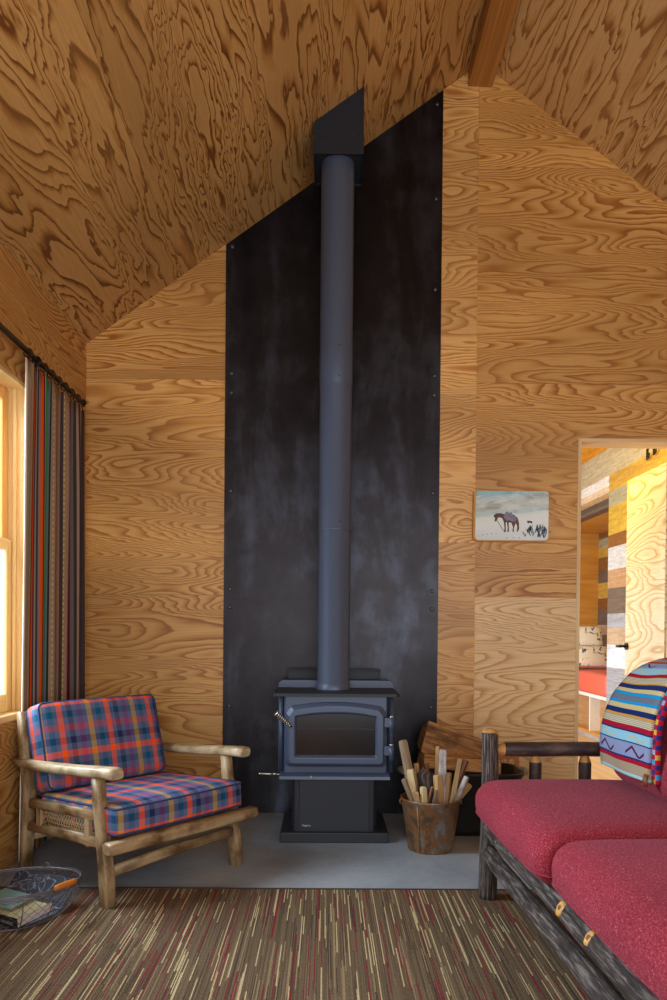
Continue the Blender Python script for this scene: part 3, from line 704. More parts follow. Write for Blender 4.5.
for sgn in (-1, 1):
    m = MB(); p = [(sgn*.295,-.055,.304), (sgn*.318,-.05,.309), (sgn*.335,-.02,.313), (sgn*.335,.02,.313), (sgn*.318,.05,.309), (sgn*.295,.055,.304)]
    m.tube(p, .014, 8); m.b2((min(sgn*.288,sgn*.301),-.075,.285), (max(sgn*.288,sgn*.301),.075,.316))
    m.out('tub_handle', 'oldiron', tb)
def wedge(name, a, b, prof, mats, lab, roll=0.0):
    a, b = Vector(a), Vector(b); t = (b-a).normalized(); s_ = t.cross(Vector((0,0,1))).normalized(); u_ = s_.cross(t)
    m = MB(); L = (b-a).length; rows, uvs = [], []
    for i in range(7):
        q = i/6; row, ur = [], []; per = 0
        for j, (x, z) in enumerate(prof):
            ca, sa = math.cos(roll), math.sin(roll); x2, z2 = x*ca-z*sa, x*sa+z*ca
            k1 = 1+.025*mnoise.noise(Vector((q*3, j*2.1, a.z*10)))
            row.append(a + (b-a)*q + s_*x2*k1 + u_*z2*k1); ur.append((q*L, j*.17))
        ur.append((q*L, len(prof)*.17)); rows.append(row); uvs.append(ur)
    V = [[m.bm.verts.new(p) for p in r_] for r_ in rows]; n = len(prof)
    for i in range(6):
        for j in range(n):
            j2 = (j+1) % n; m.face([V[i][j], V[i][j2], V[i+1][j2], V[i+1][j]], [uvs[i][j], uvs[i][j+1], uvs[i+1][j+1], uvs[i+1][j]], 1 if j >= 2 else 0)
    m.face(V[0][::-1], [(p[0], p[1]) for p in prof][::-1], 0); m.face(V[-1], prof, 0)
    return tag(m.out(name, mats, bevel=.003), lab, 'firewood', 'split logs in the iron tub')
# profile: x sideways (+x = towards the room), z up; first two edges are split faces, the rest bark
wedge('split_log', (.515,3.80,.492), (.86,3.83,.372), [(.075,-.075), (.02,.088), (-.03,.085), (-.075,.03), (-.06,-.05), (0,-.07)], ['log_brown','log_brown'], 'large brown split log sloping down to the right, uppermost in the tub')
wedge('split_log', (.497,3.74,.352), (.90,3.77,.315), [(.088,-.0), (.07,.065), (-.07,.062), (-.085,.0), (-.04,-.055), (.03,-.062)], ['log_tan','bark'], 'pale tan split log with dark bark below, lying level under the big brown one')

# wall outlet
ot = thing('wall_outlet', 'ivory double socket in a copper plate low on the wall behind the sofa arm', 'outlet', (1.025, WY, .302))
m = MB(); m.b2((-.075,-.006,-.058), (.085,-.0005,.058)); m.out('cover_plate', 'outletplate', ot, bevel=.002)
for dx in (-.019, .019):
    m = MB(); m.lathe([(.0165,0), (.0165,.004), (.0145,.006), (.002,.006)], n=20, close=True); o = m.out('socket', 'outlet', ot); o.location = (dx+.018,-.006,0); o.rotation_euler = (PI/2,0,0)
    m = MB()
    for q in (-.006, .006): m.b2((q-.0012,-.0075,-.001), (q+.0012,-.0055,.008))
    m.tube([(0,-.0075,-.008), (0,-.0055,-.008)], .0025, 8); m.out('socket_slots', 'slot', o).matrix_parent_inverse = Matrix.Rotation(-PI/2, 4, 'X')

# ------------------------------------------------------------------ framed painting of a horse
pt = thing('horse_painting', 'unframed painting of a saddled brown horse standing in snow, hung on the plywood wall', 'painting', (1.043, WY, 1.702))
pr = [(x, z) for x, z in rrect(.215, .1435, .022)]
m = MB(); m.prism(pr, 'y', -.026, -.002); m.out('wood_board', 'alcove', pt, bevel=.003)
k = NT('painted_sky'); o, x, y, z = k.obj()
zz = k.math('ADD', z, k.math('MULTIPLY', x, -.10))
n = k.noise(k.vec(k.math('MULTIPLY', x, 7.0), 0.0, k.math('MULTIPLY', zz, 26.0)), 1, 5, .6, .6)
base = k.ramp(k.math('MULTIPLY_ADD', zz, 3.2, .5), [(0, S(206,212,212)), (.38, S(226,230,224)), (.5, S(224,226,214)), (.56, S(180,206,208)), (.66, S(196,200,188)), (.82, S(196,206,200)), (.93, S(150,196,204)), (1, S(140,190,200))])
sky = k.math('GREATER_THAN', zz, .012)
dk = k.math('MULTIPLY', k.ramp(n, [(.5, (0,0,0)), (.66, (1,1,1))]), sky)
c = k.mix(k.math('MULTIPLY', dk, .65), base, S(128,126,112))
lt = k.noise(k.vec(k.math('MULTIPLY', x, 9.0), 3.0, k.math('MULTIPLY', zz, 30.0)), 1, 4, .6, .4)
c = k.mix(k.math('MULTIPLY', k.ramp(lt, [(.5, (0,0,0)), (.7, (1,1,1))]), .6), c, S(232,232,222))
M['painting'] = k.done(c, .5, 0, .3)
m = MB(); m.prism([(x*.965+.004, z*.965+.002) for x, z in pr], 'y', -.0275, -.026); cv = m.out('painted_surface', 'painting', pt)
M['horse'] = plain('horse_brown', S(92,56,50), .6, 0, .35, scale=120); M['saddle'] = plain('saddle_grey', S(128,118,134), .6, 0, .4, scale=160); M['brush'] = plain('brush_strokes', S(70,80,98), .6, 0, .4, scale=160); M['painted_dark'] = plain('painted_dark', S(44,38,48), .6)
# coordinates from the picture: crop units -> metres
def hp(x, y): return ((x-325)/440*.425, -(y-272)/290*.285)
def flat(name, polys, mat, yy=-.0282):
    m = MB()
    for p in polys: m.prism([hp(*q) for q in p][::-1], 'y', yy, -.0275)
    m.out(name, mat, cv)
flat('painted_horse', [[(222,268), (236,258), (262,256), (282,262), (300,262), (340,264), (362,282), (370,310), (372,345), (364,362), (358,362), (360,330), (352,312), (345,328), (340,346), (342,362), (332,362), (335,335), (326,312), (310,308), (312,362), (302,364), (304,335), (298,306), (292,310), (294,364), (282,366), (286,340), (280,304), (272,286), (256,280), (246,284), (240,300), (230,306), (226,300), (230,284), (220,276)]], 'horse')
flat('painted_saddle', [[(284,262), (292,248), (302,246), (310,254), (326,250), (330,262), (348,270), (356,290), (352,304), (330,306), (314,296), (300,300), (288,290), (278,278)]], 'saddle', -.0286)
flat('painted_reins', [[(240,300), (243,299), (282,356), (279,358)]], 'painted_dark')
flat('painted_far_animal', [[(416,298), (444,300), (450,308), (446,316), (440,310), (428,310), (424,316), (420,308)]], 'painted_dark')
rb = random.Random(3); pl = []
for i in range(46):
    bx, by = rb.uniform(398, 536), rb.uniform(350, 396); L = rb.uniform(20, 52)*(.5+.6*(bx-398)/138); a = rb.uniform(-.5, .5)
    pl.append([(bx-2,by), (bx+2,by), (bx+3+L*math.sin(a)*.5,by-L*.6), (bx+L*math.sin(a),by-L), (bx-3+L*math.sin(a)*.5,by-L*.6)])
flat('painted_brush', pl, 'brush')
for x, y in ((132,388), (158,382), (184,378), (210,374), (236,372), (340,396), (372,396), (300,398)):
    flat('painted_track', [[(x-4,y), (x,y+3), (x+5,y), (x,y-2)]], 'brush')

# ------------------------------------------------------------------ plaid armchair
ca = math.radians(50)
ch = thing('plaid_armchair', 'low wooden armchair with plaid cushions in the corner by the striped curtain', 'armchair', (-.822, 2.712, .0), ca)
W = .652
for x, sgn in ((0, -1), (W, 1)):
    m = MB(); m.tube([(x,-.012,.006 if x == 0 else 0), (x,-.006,.10), (x,.018,.25), (x,.045,.38), (x,.058,.487)], [.026,.0275,.025,.024,.023], 16, True, 3.2, .12, 1, (1,0,0), seed=x*5+1); m.out('leg', 'chairwood', ch)
    m = MB(); m.tube([(x,.605,.0), (x,.595,.12), (x,.578,.30), (x,.566,.458)], [.025,.026,.026,.024], 16, True, 3.2, .12, 1, (1,0,0), seed=x*5+2); m.out('leg', 'chairwood', ch)
    m = MB(); m.tube([(x,.683,.470), (x,.60,.468), (x,.42,.474), (x,.22,.487), (x,.05,.503), (x,-.03,.509), (x,-.064,.509), (x,-.072,.508)], [.017,.0195,.021,.0215,.0225,.023,.0225,.017], 16, True, 3.0, .10, 1.5, (0,0,1), seed=x*5+3); m.out('armrest', 'armwood', ch)
    m = MB(); m.tube([(x,.57,.303), (x,.3,.320), (x,.045,.336)], .021, 14, True, 3.4, .12, .75, (0,0,1), seed=x*5+4)
    m.tube([(x,.58,.203), (x,.3,.222), (x,.03,.236)], .021, 14, True, 3.4, .12, .75, (0,0,1), seed=x*5+5); m.out('side_rail', 'chairwood', ch)
    for yb in (.115, .475):
        m = MB(); m.b2((x-.014,yb-.018,.21), (x+.014,yb+.018,.325), (0,0,1)); m.out('side_block', 'chairwood', ch, bevel=.003)
    m = MB()
    for i in range(-6, 24):
        for d in (-1, 1):
            y0 = .13 + i*.0185; z0, z1 = .222, .318; y1 = y0 + d*(z1-z0)*.55
            a_, b_ = Vector((x+d*.0015,y0,z0)), Vector((x+d*.0015,y1,z1))
            if min(y0, y1) < .125 or max(y0, y1) > .465: continue
            m.tube([a_, b_], .0022, 5)
    for i in range(4):
        m.tube([(x,.125,.236+i*.022), (x,.465,.228+i*.022)], .0016, 5)
    m.out('cane_panel', 'cane', ch)
    m = MB(); m.tube([(x+(-sgn)*.005,.59,.30), (x+(-sgn)*.005,.625,.50), (x-sgn*.005,.648,.685)], .021, 14, True, 3.2, .1, 1, (1,0,0), seed=x+9); m.out('back_post', 'chairwood', ch)
for ya, za, ra in ((.642,.66,.02), (.60,.34,.02), (.59,.155,.018)):
    m = MB(); m.tube([(.005,ya,za), (W-.005,ya,za)], ra, 12, True, 3, .1); m.out('back_rail', 'chairwood', ch)
m = MB(); m.tube([(-.035,-.052,.233), (-.02,-.053,.234), (.2,-.055,.236), (.5,-.055,.234), (.708,-.055,.234), (.722,-.055,.234)], [.02,.0245,.026,.026,.0245,.02], 16, True, 3.6, .10, 1.25, (0,0,1), seed=2.2); m.out('front_rail', 'chairwood', ch)
m = MB(); m.tube([(.02,-.006,.130), (.3,-.005,.146), (W-.02,-.004,.152)], .021, 12, True, 3.6, .14, .6, (0,0,1), seed=7); m.out('front_stretcher', 'chairwood', ch)
for yb, zz in ((.16,.212), (.42,.20)):
    m = MB(); m.tube([(.015,yb,zz), (W-.015,yb,zz)], .022, 12, True, 3.6, .1, .6, (0,0,1), seed=yb); m.out('seat_slat', 'chairwood', ch)
cu = MB(); rs = rotm('X', math.radians(-3)); cu.cushion((.328,.222,.310), (.645,.565,.116), .026, (.006,.012,.012), rs); sc = cu.out('seat_cushion', 'plaid', ch)
def piping(c, d, r, R, zsgn, plane, inset, parent, crown=0):
    c = Vector(c); h = [q/2 for q in d]; pts = []
    if plane == 'z': base = [Vector((x,y,zsgn*(h[2]-inset))) for x, y in rrect(h[0]-.003, h[1]-.003, r, 6)]
    else: base = [Vector((x,zsgn*(h[1]-inset),z)) for x, z in rrect(h[0]-.003, h[2]-.003, r, 6)]
    P = []
    for i in range(len(base)):
        a, b = base[i], base[(i+1) % len(base)]; n_ = max(1, int((b-a).length/.05))
        P += [a+(b-a)*q/n_ for q in range(n_)]
    P.append(P[0])
    for q in P:
        if plane == 'z' and crown: q.x += math.copysign(crown[0]*(1-(q.y/h[1])**2)*.6, q.x) if abs(q.x) > h[0]-.02 else 0; q.y += math.copysign(crown[1]*(1-(q.x/h[0])**2)*.6, q.y) if abs(q.y) > h[1]-.02 else 0
    m = MB(); m.tube([c + R @ q for q in P], .0042, 6, False); return m.out('piping', 'piping', parent)
piping((.328,.222,.310), (.645,.565,.116), .022, rs, 1, 'z', .010, sc, (.006,.012)); piping((.328,.222,.310), (.645,.565,.116), .022, rs, -1, 'z', .010, sc, (.006,.012))
rb_ = rotm('X', math.radians(-16)); cc, dd = (.305,.525,.537), (.60,.125,.375)
cu = MB(); cu.cushion(cc, dd, .03, (.004,.02,.004), rb_); bc = cu.out('back_cushion', 'plaid', ch)
piping(cc, dd, .03, rb_, -1, 'y', .012, bc); piping(cc, dd, .03, rb_, 1, 'y', .012, bc)

# ------------------------------------------------------------------ log sofa
sf = thing('log_sofa', 'rustic bark-covered log sofa with crimson cushions on the striped carpet', 'sofa', (.645, 2.81, .006), math.radians(-88.3))
LN, DP = 1.60, .74
# local x = along the sofa towards the camera, local y = depth towards the back
def post(x, y, z, r, seed):
    m = MB(); m.tube([(x,y,0), (x,y,.02), (x+.002,y,z*.35), (x-.002,y+.003,z*.7), (x,y,z-.012), (x,y,z-.004), (x,y,z+.006), (x,y,z+.010)], [r*1.05,r*1.06,r,r*.98,r*.98,r*.95,r*.72,r*.3], 20, True, 2, .10, 1, (1,0,0), 0, 1, seed=seed)
    for f in m.bm.faces:
        if f.calc_center_median().z > z-.008: f.material_index = 1
    return m.out('post', ['bark','peeled'], sf)
post(0, 0, .655, .0335, 1); post(LN, 0, .655, .0335, 2); post(0, DP, .86, .036, 3); post(LN, DP, .86, .036, 4)
def log(name, a, b, r, seed, mat='bark', wob=.006, n=14, tip=True):
    a, b = Vector(a), Vector(b); L = (b-a).length; t = (b-a)/L; pts, rr = [], []
    q0 = .035/L; ks = ([0, q0*.9, q0*1.1] if tip else [0]) + [q0*1.3+(1-2.6*q0)*i/n for i in range(n+1)] + ([1-q0*1.1, 1-q0*.9, 1] if tip else [1])
    for q in ks:
        w_ = Vector((mnoise.noise(Vector((q*3,seed,0))), mnoise.noise(Vector((q*3,seed,5))), mnoise.noise(Vector((q*3,seed,9)))))*wob*min(1, q*8, (1-q)*8)
        pts.append(a+(b-a)*q+w_); rr.append(r*(.55 if tip and (q < q0*.5 or q > 1-q0*.5) else 1.0 if q0*1.0 < q < 1-q0*1.0 or not tip else .92))
    m = MB(); m.tube(pts, rr, 16, True, 2, .09, 1, (0,0,1) if abs(t.z) < .9 else (1,0,0), 0, 1, seed=seed)
    for f in m.bm.faces:
        cc_ = f.calc_center_median(); q = (cc_-a).dot(t)
        if tip and (q < .034 or q > L-.034): f.material_index = 1
    return m.out(name, [mat,'peeled'], sf)
fl = log('front_log', (.012,.003,.279), (LN-.012,.003,.279), .0355, 11)
log('lower_log', (.016,-.010,.187), (LN-.016,-.010,.187), .031, 12)
log('back_log', (.01,DP+.02,.281), (LN-.01,DP+.02,.281), .0345, 13); log('back_log', (.01,DP,.74), (LN-.01,DP,.74), .034, 14)
for xl in (0, LN):
    log('arm_log', (xl,.026,.584), (xl,DP-.01,.584), .0285, 15+xl, 'bark_smooth', .003)
    log('arm_lower_log', (xl,.026,.27), (xl,DP-.01,.27), .028, 16+xl)
    for yy in (.182, .379, .57): log('arm_spindle', (xl,yy,.28), (xl,yy,.566), .024, 17+yy+xl, 'bark_smooth', .002, 6)
for i in range(12):
    m = MB(); m.b2((.06+i*.128,.02,.292), (.16+i*.128,DP,.31), (0,1,0)); m.out('seat_slat', 'log_brown', sf)
# sawn knots on the front log
for kx, kz, r in ((.222,.300,.019), (.86,.298,.019), (1.055,.300,.018), (.40,.262,.012)):
    a_ = math.atan2(kz-.281, -.03); d = Vector((0,-math.cos(math.asin(max(-1, min(1, (kz-.281)/.0345)))),(kz-.281)/.0345))
    c0 = Vector((kx,.003,.279)) + d*.0285
    m = MB(); m.tube([c0-d*.010, c0+d*.0025, c0+d*.006], [r*1.2,r*1.12,r*.8], 14, True, 2, .2, 1, (1,0,0), seed=kx); kn = m.out('sawn_knot', 'knot' if r > .015 else 'peeled', fl)
    m = MB(); m.tube([c0+d*.005, c0+d*.0068], r*.4, 10); m.out('knot_heart', 'knotheart', kn)
for cx, wy in ((.42,.252), (1.20,.276)):
    m = MB(); m.cushion((cx,wy,.398), (.785,.645,.148), .062, (.004,.014,.026), None, 16); sc = m.out('seat_cushion', 'red', sf)
    piping((cx,wy,.398), (.785,.645,.148), .06, Matrix.Identity(3), -1, 'z', .035, sc, (.004,.014)).data.materials[0] = M['red']
    m = MB(); m.cushion((cx,.603,.680), (.785,.25,.45), .088, (.0,.012,.0), rotm('X', math.radians(-13)), 16); m.out('back_cushion', 'red', sf)

# folded blanket over the sofa back (same frame as the sofa)
bl = thing('striped_blanket', 'folded multicoloured striped wool blanket draped over the sofa back', 'blanket', (.653, 2.81, -.002), math.radians(-88.3))
far = [(.428,.548), (.421,.60), (.420,.655), (.434,.727), (.459,.785), (.487,.829), (.553,.900), (.625,.932), (.70,.938), (.78,.88), (.81,.76), (.815,.62)]
near = [(.418,.556), (.416,.60), (.418,.655), (.428,.745), (.450,.81), (.478,.868), (.545,.925), (.62,.945), (.70,.942), (.78,.88), (.81,.76), (.815,.62)]
def spline(P, n):
    out = []
    for i in range(len(P)-1):
        p0, p1, p2, p3 = P[max(i-1,0)], P[i], P[i+1], P[min(i+2,len(P)-1)]
        for j in range(n):
            t = j/n
            out.append(tuple(.5*((2*p1[a])+(-p0[a]+p2[a])*t+(2*p0[a]-5*p1[a]+4*p2[a]-p3[a])*t*t+(-p0[a]+3*p1[a]-3*p2[a]+p3[a])*t**3) for a in (0,1)))
    return out + [P[-1]]
F, Nn = spline(far, 5), spline(near, 5)
def drape(name, x0, x1, mat, off=0.0, q0=0.0, q1=1.0, cut=0):
    rows, uvs = [], []; lF = [0]*13; prev = None
    for i in range(len(F)-cut):
        row, ur = [], []
        for j in range(13):
            q = q0 + (q1-q0)*j/12; a = F[i][0]+(Nn[i][0]-F[i][0])*q; z = F[i][1]+(Nn[i][1]-F[i][1])*q
            rip = .004*math.sin(q*7+i*.18) - off
            row.append(Vector((x0+(x1-x0)*j/12, a+(rip if z < .9 else 0), z+(rip*.3 if z > .9 else 0))))
        if prev is not None: lF = [l_ + (p_-q_).length for l_, p_, q_ in zip(lF, row, prev)]
        prev = row
        rows.append(row); uvs.append([(x0+(x1-x0)*j/12, lF[j]) for j in range(13)])
    m = MB(); m.quadmesh(rows, uvs); o = m.out(name, mat, bl)
    md = o.modifiers.new('thick', 'SOLIDIFY'); md.thickness = .016; md.offset = 1; return o
drape('upper_fold', .055, .455, 'blanket')
drape('under_fold', .40, .485, 'blanket_back', -.012, .85, 1.05)
m = MB()
for i in range(5): m.tube([(.446+.004*i,.40,.585), (.45+.004*i,.392,.565), (.444+.006*i,.395,.545)], [.004,.005,.002], 6)
m.out('tassel', 'knotheart', bl)

# ------------------------------------------------------------------ curtain, rod and rings
CX = -1.322
rd = thing('curtain_rod', 'black metal curtain rod above the window on the left wall', 'curtain rod')
m = MB(); m.tube([(CX,1.2,2.262), (CX,3.90,2.262)], .0125, 14); m.out('rod', 'rod', rd)
m = MB(); m.tube([(CX,3.90,2.262), (CX,3.905,2.262), (CX,3.915,2.262), (CX,3.92,2.262)], [.0135,.0155,.0155,.008], 14); m.out('finial', 'rod', rd)
for yy in (3.30, 1.5):
    m = MB(); m.tube([(WX,yy,2.235), (CX,yy,2.24), (CX,yy,2.250)], .007, 8); m.b2((WX,yy-.015,2.19), (WX+.006,yy+.015,2.28)); m.tube([(CX,yy-.012,2.262), (CX,yy+.012,2.262)], .0165, 14); m.out('bracket', 'rod', rd)
ct = thing('striped_curtain', 'drawn-back multicoloured striped curtain hanging in the corner beside the window', 'curtain')
y0c, y1c = 3.165, 3.93; NF = 5; rows, uvs = [], []
NU, NV = 141, 26
for i in range(NV):
    t = i/(NV-1); z = 2.222 - t*(2.222-.035); row, ur = [], []
    for j in range(NU):
        q = j/(NU-1)
        sw = -.055*(t)*(1-q) 
        am = (.003+.013*min(1, max(0, q*2.2-.5)))*(.6+.4*min(1, t*5))
        y = y0c + (y1c-y0c)*q + sw + .008*min(1, max(0, q*2.2-.4))*math.sin(2*PI*NF*q+1.2+t*.5)
        x = CX + am*math.sin(2*PI*NF*q+.4*math.sin(t*2.2)) + .004*math.sin(q*23+t*3)
        zz = z + (.006*math.cos(2*PI*NF*q*2) if i == 0 else 0)
        row.append(Vector((x,y,zz))); ur.append((q, z))
    rows.append(row); uvs.append(ur)
m = MB(); m.quadmesh(rows, uvs); cl = m.out('curtain_cloth', 'curtain', ct)
md = cl.modifiers.new('thick', 'SOLIDIFY'); md.thickness = .003
for i in range(9):
    yy = y0c+.03+i*(y1c-y0c-.06)/8
    m = MB(); m.tube([(CX+.019*math.cos(2*PI*j/16), yy, 2.258+.019*math.sin(2*PI*j/16)) for j in range(17)], .0028, 6, False)
    m.tube([(CX,yy,2.239), (CX,yy,2.222), (CX+.004,yy,2.212)], .0025, 6); m.out('ring', 'rod', ct)

# ------------------------------------------------------------------ wire basket with books
KX, KY = -1.125, 2.575
bs = thing('wire_basket', 'oval dark wire basket holding books on the carpet beside the armchair', 'basket', (KX, KY, .006), math.radians(20))
def ell(a, b, z, n=40, ph=0): return [(a*math.cos(2*PI*i/n+ph), b*math.sin(2*PI*i/n+ph), z) for i in range(n)]
AX, AY = .240, .168
m = MB(); e = ell(AX, AY, .128); m.tube(e+[e[0]], .0036, 6, False); e = ell(AX+.004, AY+.004, .120); m.tube(e+[e[0]], .0028, 6, False); m.out('rim', 'wire', bs)
m = MB(); e = ell(AX*.66, AY*.66, .004); m.tube(e+[e[0]], .003, 6, False)
for i in range(-4, 5):
    y = i*.026; hw = AX*.66*math.sqrt(max(0, 1-(y/(AY*.66))**2)); m.tube([(-hw,y,.004), (hw,y,.004)], .0014, 5)
m.out('base_ring', 'wire', bs)
def bp(th, t):
    f = .66 + .34*math.sin(t*PI/2)**.8; return Vector((AX*f*math.cos(th), AY*f*math.sin(th), 0.004+.124*t**1.25))
for i in range(14):
    th = 2*PI*i/14; m = MB(); m.tube([bp(th, q/6) for q in range(7)], .002, 5); m.out('upright_wire', 'wire', bs)
m = MB(); NM = 48
for i in range(NM):
    for d in (-1, 1): m.tube([bp(2*PI*i/NM + d*q/8*.62, q/8) for q in range(9)], .0008, 4)
m.out('wire_mesh', 'wire', bs)
# bail handle folded down on the front right of the rim
hd = bpy.data.objects.new('bail_handle', None); col.objects.link(hd); hd.parent = bs
def hpnt(th, k_=1.0, z=.134): return Vector((AX*k_*math.cos(th), AY*k_*math.sin(th), z))
a0, a1 = math.radians(35), math.radians(-175)
pts = [hpnt(a0+(a1-a0)*i/16, 1.015, .135) for i in range(17)]
m = MB(); m.tube(pts, .0028, 6); m.out('bail_wire', 'wire', hd)
g0, g1 = hpnt(math.radians(-52), 1.03, .139), hpnt(math.radians(-26), 1.03, .139)
gp = [g0+(g1-g0)*q for q in (0,.05,.2,.5,.8,.95,1)]
m = MB(); m.tube(gp, [.006,.010,.0105,.0115,.0105,.010,.006], 14); m.out('wooden_grip', 'handlewood', hd)
m = MB(); p = bp(math.radians(60), 1.0); m.tube([p+Vector((-.01,0,0)), p+Vector((-.004,.004,.018)), p+Vector((.006,.004,.018)), p+Vector((.012,0,0))], .0024, 6); m.out('catch_loop', 'wire', bs)
# books
k = NT('marbled_cover'); o, x, y, z = k.obj()
n = k.noise(o, 7, 3, .5, 1.6); c = k.ramp(k.math('FRACT', k.math('MULTIPLY', n, 9.0)), [(0, S(44,42,50)), (.45, S(64,64,74)), (.5, S(128,130,140)), (.62, S(52,52,62)), (1, S(42,40,46))])
M['marbled'] = k.done(c, .65, 0, .2)
k = NT('photo_cover'); o, x, y, z = k.obj()
n = k.noise(k.vec(k.math('MULTIPLY', x, 30.0), k.math('MULTIPLY', y, 40.0), 0.0), 1, 3, .6)
c = k.ramp(k.math('ADD', k.math('MULTIPLY', y, 4.0), k.math('MULTIPLY', n, .12)), [(-.0, S(176,166,124)), (.2, S(190,182,140)), (.26, S(70,60,54)), (.34, S(30,34,40)), (.62, S(34,44,48)), (1, S(40,50,54))], True)
M['photo_cover'] = k.done(c, .35, 0, .4)
M['teal_cover'] = plain('teal_cover', S(112,150,146), .4, 0, .1); M['black_spine'] = plain('black_spine', S(22,20,20), .5); M['pages'] = woodgrain('page_edges', S(206,192,182), S(170,152,146), 2, 300, .8, bump=.05); M['bluish'] = plain('blue_grey_paper', S(150,166,190), .6, 0, .15, scale=20); M['letter'] = plain('grey_lettering', S(150,146,140), .5)
def book(name, lab, loc, rot, d, top, spine='black_spine', pages='pages'):
    b = bpy.data.objects.new(name, None); col.objects.link(b); b.location = loc; b.rotation_euler = rot
    tag(b, lab, 'book', 'books in the wire basket'); w_, h_, t_ = d
    m = MB(); m.b2((-w_/2+.003,-h_/2+.002,.002), (w_/2-.003,h_/2-.003,t_-.002)); m.out('page_block', pages, b)
    m = MB(); m.b2((-w_/2,-h_/2,t_-.002), (w_/2,h_/2,t_)); m.out('front_cover', top, b, bevel=.0005)
    m = MB(); m.b2((-w_/2,-h_/2,0), (w_/2,h_/2,.002)); m.out('back_cover', spine, b)
    m = MB(); m.b2((-w_/2,-h_/2-.0015,0), (w_/2,-h_/2+.0005,t_)); m.out('spine', spine, b); return b
bz0 = .013
b1 = book('book', 'thick book with a black lettered spine facing the front of the basket', (-1.108,2.588,.022), (math.radians(4),0,math.radians(-28)), (.215,.155,.036), 'photo_cover')
t_ = text('spine_lettering', 'WORKS', .017, 'letter', b1, (.025,-.0800,.008), (PI/2,0,0), .0002)
b2_ = book('book.001', 'small teal covered book lying on top of the black-spined book', (-1.140,2.600,.068), (math.radians(5),math.radians(1),math.radians(-27)), (.15,.10,.009), 'teal_cover', 'teal_cover')
b3 = book('magazine', 'grey swirl-patterned magazine propped up at the back of the basket', (-1.065,2.690,.070), (math.radians(30),math.radians(4),math.radians(-6)), (.235,.14,.008), 'marbled', 'bluish', 'bluish')
b4 = book('magazine.001', 'bluish white magazine flat on the basket bottom under the black-spined book', (-1.075,2.615,.009), (0,0,math.radians(-30)), (.16,.14,.011), 'bluish', 'bluish', 'bluish')

# ------------------------------------------------------------------ next room seen through the doorway
XP = 2.6; YA, YF = 6.63, 8.5
m = MB(); m.b2((XP,WY+.131,.0), (XP+.1,YA,3.25)); tag(m.out('wall_next_room', 'planks'), kind='structure')
m = MB(); m.b2((XP,YA,2.20), (XP+.1,YF,3.25)); tag(m.out('trim_5', 'planks_header'), kind='structure')
m = MB(); m.b2((XP+.62,YA-.1,.0), (XP+.7,YF,2.3)); tag(m.out('wall_alcove', 'planks_alcove'), kind='structure')
m = MB(); m.b2((-1.4,YF,0), (XP+.7,YF+.1,3.25)); tag(m.out('wall_far', 'alcove'), kind='structure')
m = MB(); m.b2((XP+.1,YA-.1,0), (XP+.62,YA,2.3)); m.b2((XP+.1,YA,2.2), (XP+.62,YF,2.3)); tag(m.out('trim_6', 'alcove'), kind='structure')
m = MB(); m.b2((-1.4,WY+.131,3.25), (XP+.7,YF+.1,3.35)); tag(m.out('ceiling.002', 'nextfloor'), kind='structure')
m = MB(); m.b2((-1.4,WY+.131,.001), (XP-.001,YF,.006), (0,1,0)); tag(m.out('floor_next_room', 'nextfloor'), kind='structure')
bn = thing('bench_cabinet', 'built-in sleeping bench with open cubbies below it in the next room', 'bench', (XP, YA, 0))
m = MB(); m.b2((0,.001,.405), (.618,YF-YA-.001,.436), (0,1,0)); m.out('bench_top', 'white_trim', bn)
m = MB(); m.b2((0,.001,.0), (.618,YF-YA-.001,.07), (0,1,0)); m.out('bench_base', 'planks_base', bn)
m = MB(); m.b2((.10,.001,.07), (.12,YF-YA-.001,.405), (0,1,0)); m.out('cubby_back', 'shelf_ply', bn)
for yy in (.415, 1.05, 1.5):
    m = MB(); m.b2((0,yy-.012,.07), (.10,yy+.012,.405), (0,1,0)); m.out('cubby_divider', 'white_trim', bn)
m = MB(); m.cushion((XP+.31,(YA+YF)/2,.536), (.61,YF-YA-.02,.2), .03, (0,0,.01), None, 10)
tag(m.out('bench_mattress', 'mattress'), 'coral red mattress on the bench seen through the doorway', 'mattress')
def pillow(lab, loc, rot):
    m = MB(); rows = []
    m.cushion((0,0,0), (.44,.12,.26), .055, (-.02,.035,-.02), None, 10)
    o = m.out('throw_pillow', 'pillow'); o.location = loc; o.rotation_euler = rot; tag(o, lab, 'pillow', 'printed pillows on the bench')
pillow('white printed pillow resting on the coral mattress, lower and nearer of two', (XP+.20,7.62,.765), (math.radians(-20),0,math.radians(6)))
pillow('white printed pillow propped up behind and above the lower one on the mattress', (XP+.21,7.86,.975), (math.radians(-22),0,math.radians(-5)))
# coat hooks
for yy, zz, lab in ((5.78,2.475,'black metal wall hook in the next room, left one of the pair'), (5.66,2.487,'black metal wall hook in the next room, right one of the pair')):
    m = MB(); m.tube([(XP,yy+.04,zz+.06), (XP-.012,yy+.04,zz+.05), (XP-.012,yy+.04,zz-.02), (XP-.02,yy+.025,zz-.032), (XP-.03,yy-.03,zz-.03), (XP-.035,yy-.045,zz-.02), (XP-.035,yy-.045,zz+.005)], .008, 8)
    tag(m.out('wall_hook', 'black_iron'), lab, 'hook', 'wall hooks in the next room')
# open door leaf
dl = bpy.data.objects.new('door_1', None); col.objects.link(dl); dl['kind'] = 'structure'; dl.location = (DX1-.03, WY+.137, 0)
m = MB(); m.b2((0,0,.012), (.036,.555,2.055), (0,1,0)); m.out('door_leaf', 'ply_door', dl, bevel=.002)
m = MB(); o_ = (0,.50,.955)
m.tube([(-.0,.525,.955), (-.010,.525,.955)], .024, 16); m.tube([(-.008,.525,.955), (-.045,.525,.955)], .009, 10); m.tube([(-.045,.517,.955), (-.046,.53,.955), (-.044,.585,.953)], [.010,.0095,.008], 10)
m.out('door_handle', 'black_iron', dl)

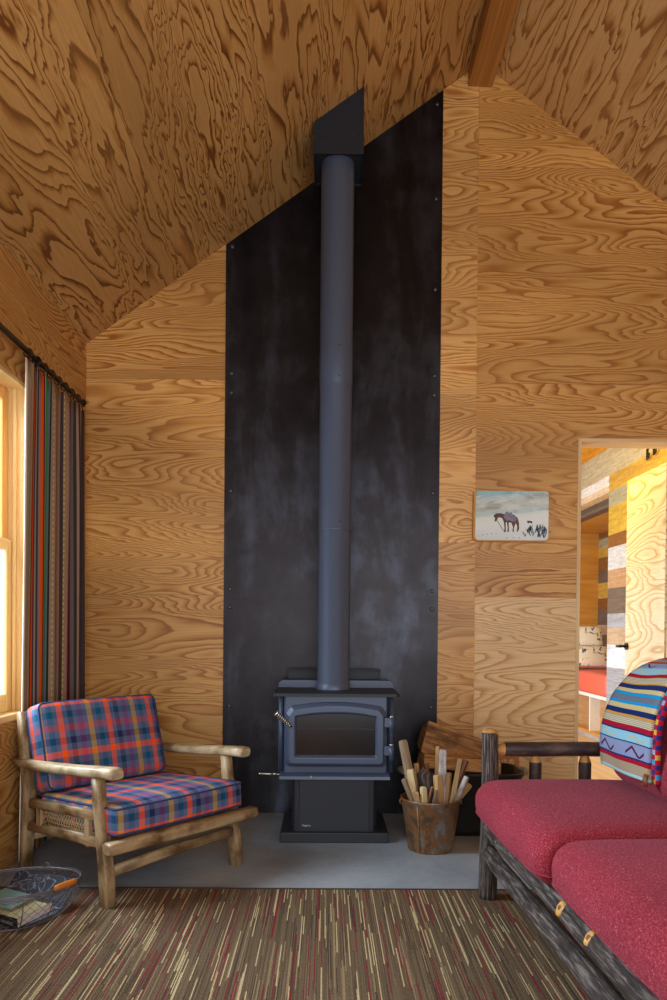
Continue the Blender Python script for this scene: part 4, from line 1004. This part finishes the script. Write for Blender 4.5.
# ------------------------------------------------------------------ light
wd = bpy.data.worlds.new('world'); scn.world = wd; wd.use_nodes = True
bg = wd.node_tree.nodes['Background']; bg.inputs[0].default_value = (.80,.90,1.0,1); bg.inputs[1].default_value = 1.1
def area(name, loc, target, sx, sy, power, color):
    d = bpy.data.lights.new(name, 'AREA'); d.shape = 'RECTANGLE'; d.size = sx; d.size_y = sy; d.energy = power; d.color = color
    o = bpy.data.objects.new(name, d); col.objects.link(o); o.location = loc
    o.rotation_euler = (Vector(target)-Vector(loc)).to_track_quat('-Z', 'Y').to_euler(); return o
area('window_daylight', (WX-1.1,3.05,1.9), (0,2.6,.9), 1.7, 1.9, 270, (.66,.83,1.0))
area('room_daylight', (.85,YB+.02,1.3), (.6,4.0,1.2), 3.6, 1.9, 92, (.92,.95,1.0))
l = bpy.data.lights.new('next_room_lamp', 'POINT'); l.energy = 52; l.color = (1.0,.74,.05); l.shadow_soft_size = .12
o = bpy.data.objects.new('next_room_lamp', l); col.objects.link(o); o.location = (1.60,4.95,2.45)
area('next_room_daylight', (.3,6.2,.9), (2.6,6.0,.7), 1.6, 1.2, 50, (.82,.91,1.0))

# ------------------------------------------------------------------ camera
cam = bpy.data.cameras.new('camera'); co = bpy.data.objects.new('camera', cam); col.objects.link(co); scn.camera = co
cam.sensor_fit = 'AUTO'; cam.sensor_width = 36; cam.lens = 719.44/1000*36
cam.shift_x = -(333.62-333.5)/1000; cam.shift_y = (636.217-500)/1000; cam.clip_start = .05
yaw, pit, rol = -.0105, -.0116, .0088
c_, s_ = math.cos(yaw), math.sin(yaw); fwd = Vector((-s_,c_,0)); right = Vector((c_,s_,0)); up = Vector((0,0,1))
fwd, up = fwd*math.cos(pit)+up*math.sin(pit), up*math.cos(pit)-fwd*math.sin(pit)
right, up = right*math.cos(rol)+up*math.sin(rol), up*math.cos(rol)-right*math.sin(rol)
R = Matrix((right, up, -fwd)).transposed().to_4x4(); R.translation = Vector((0,0,1.0599)); co.matrix_world = R
scn.view_settings.view_transform = 'Standard'; scn.view_settings.look = 'None'; scn.view_settings.exposure = .16
scn.cycles.use_denoising = True
scn.cycles.max_bounces = 8
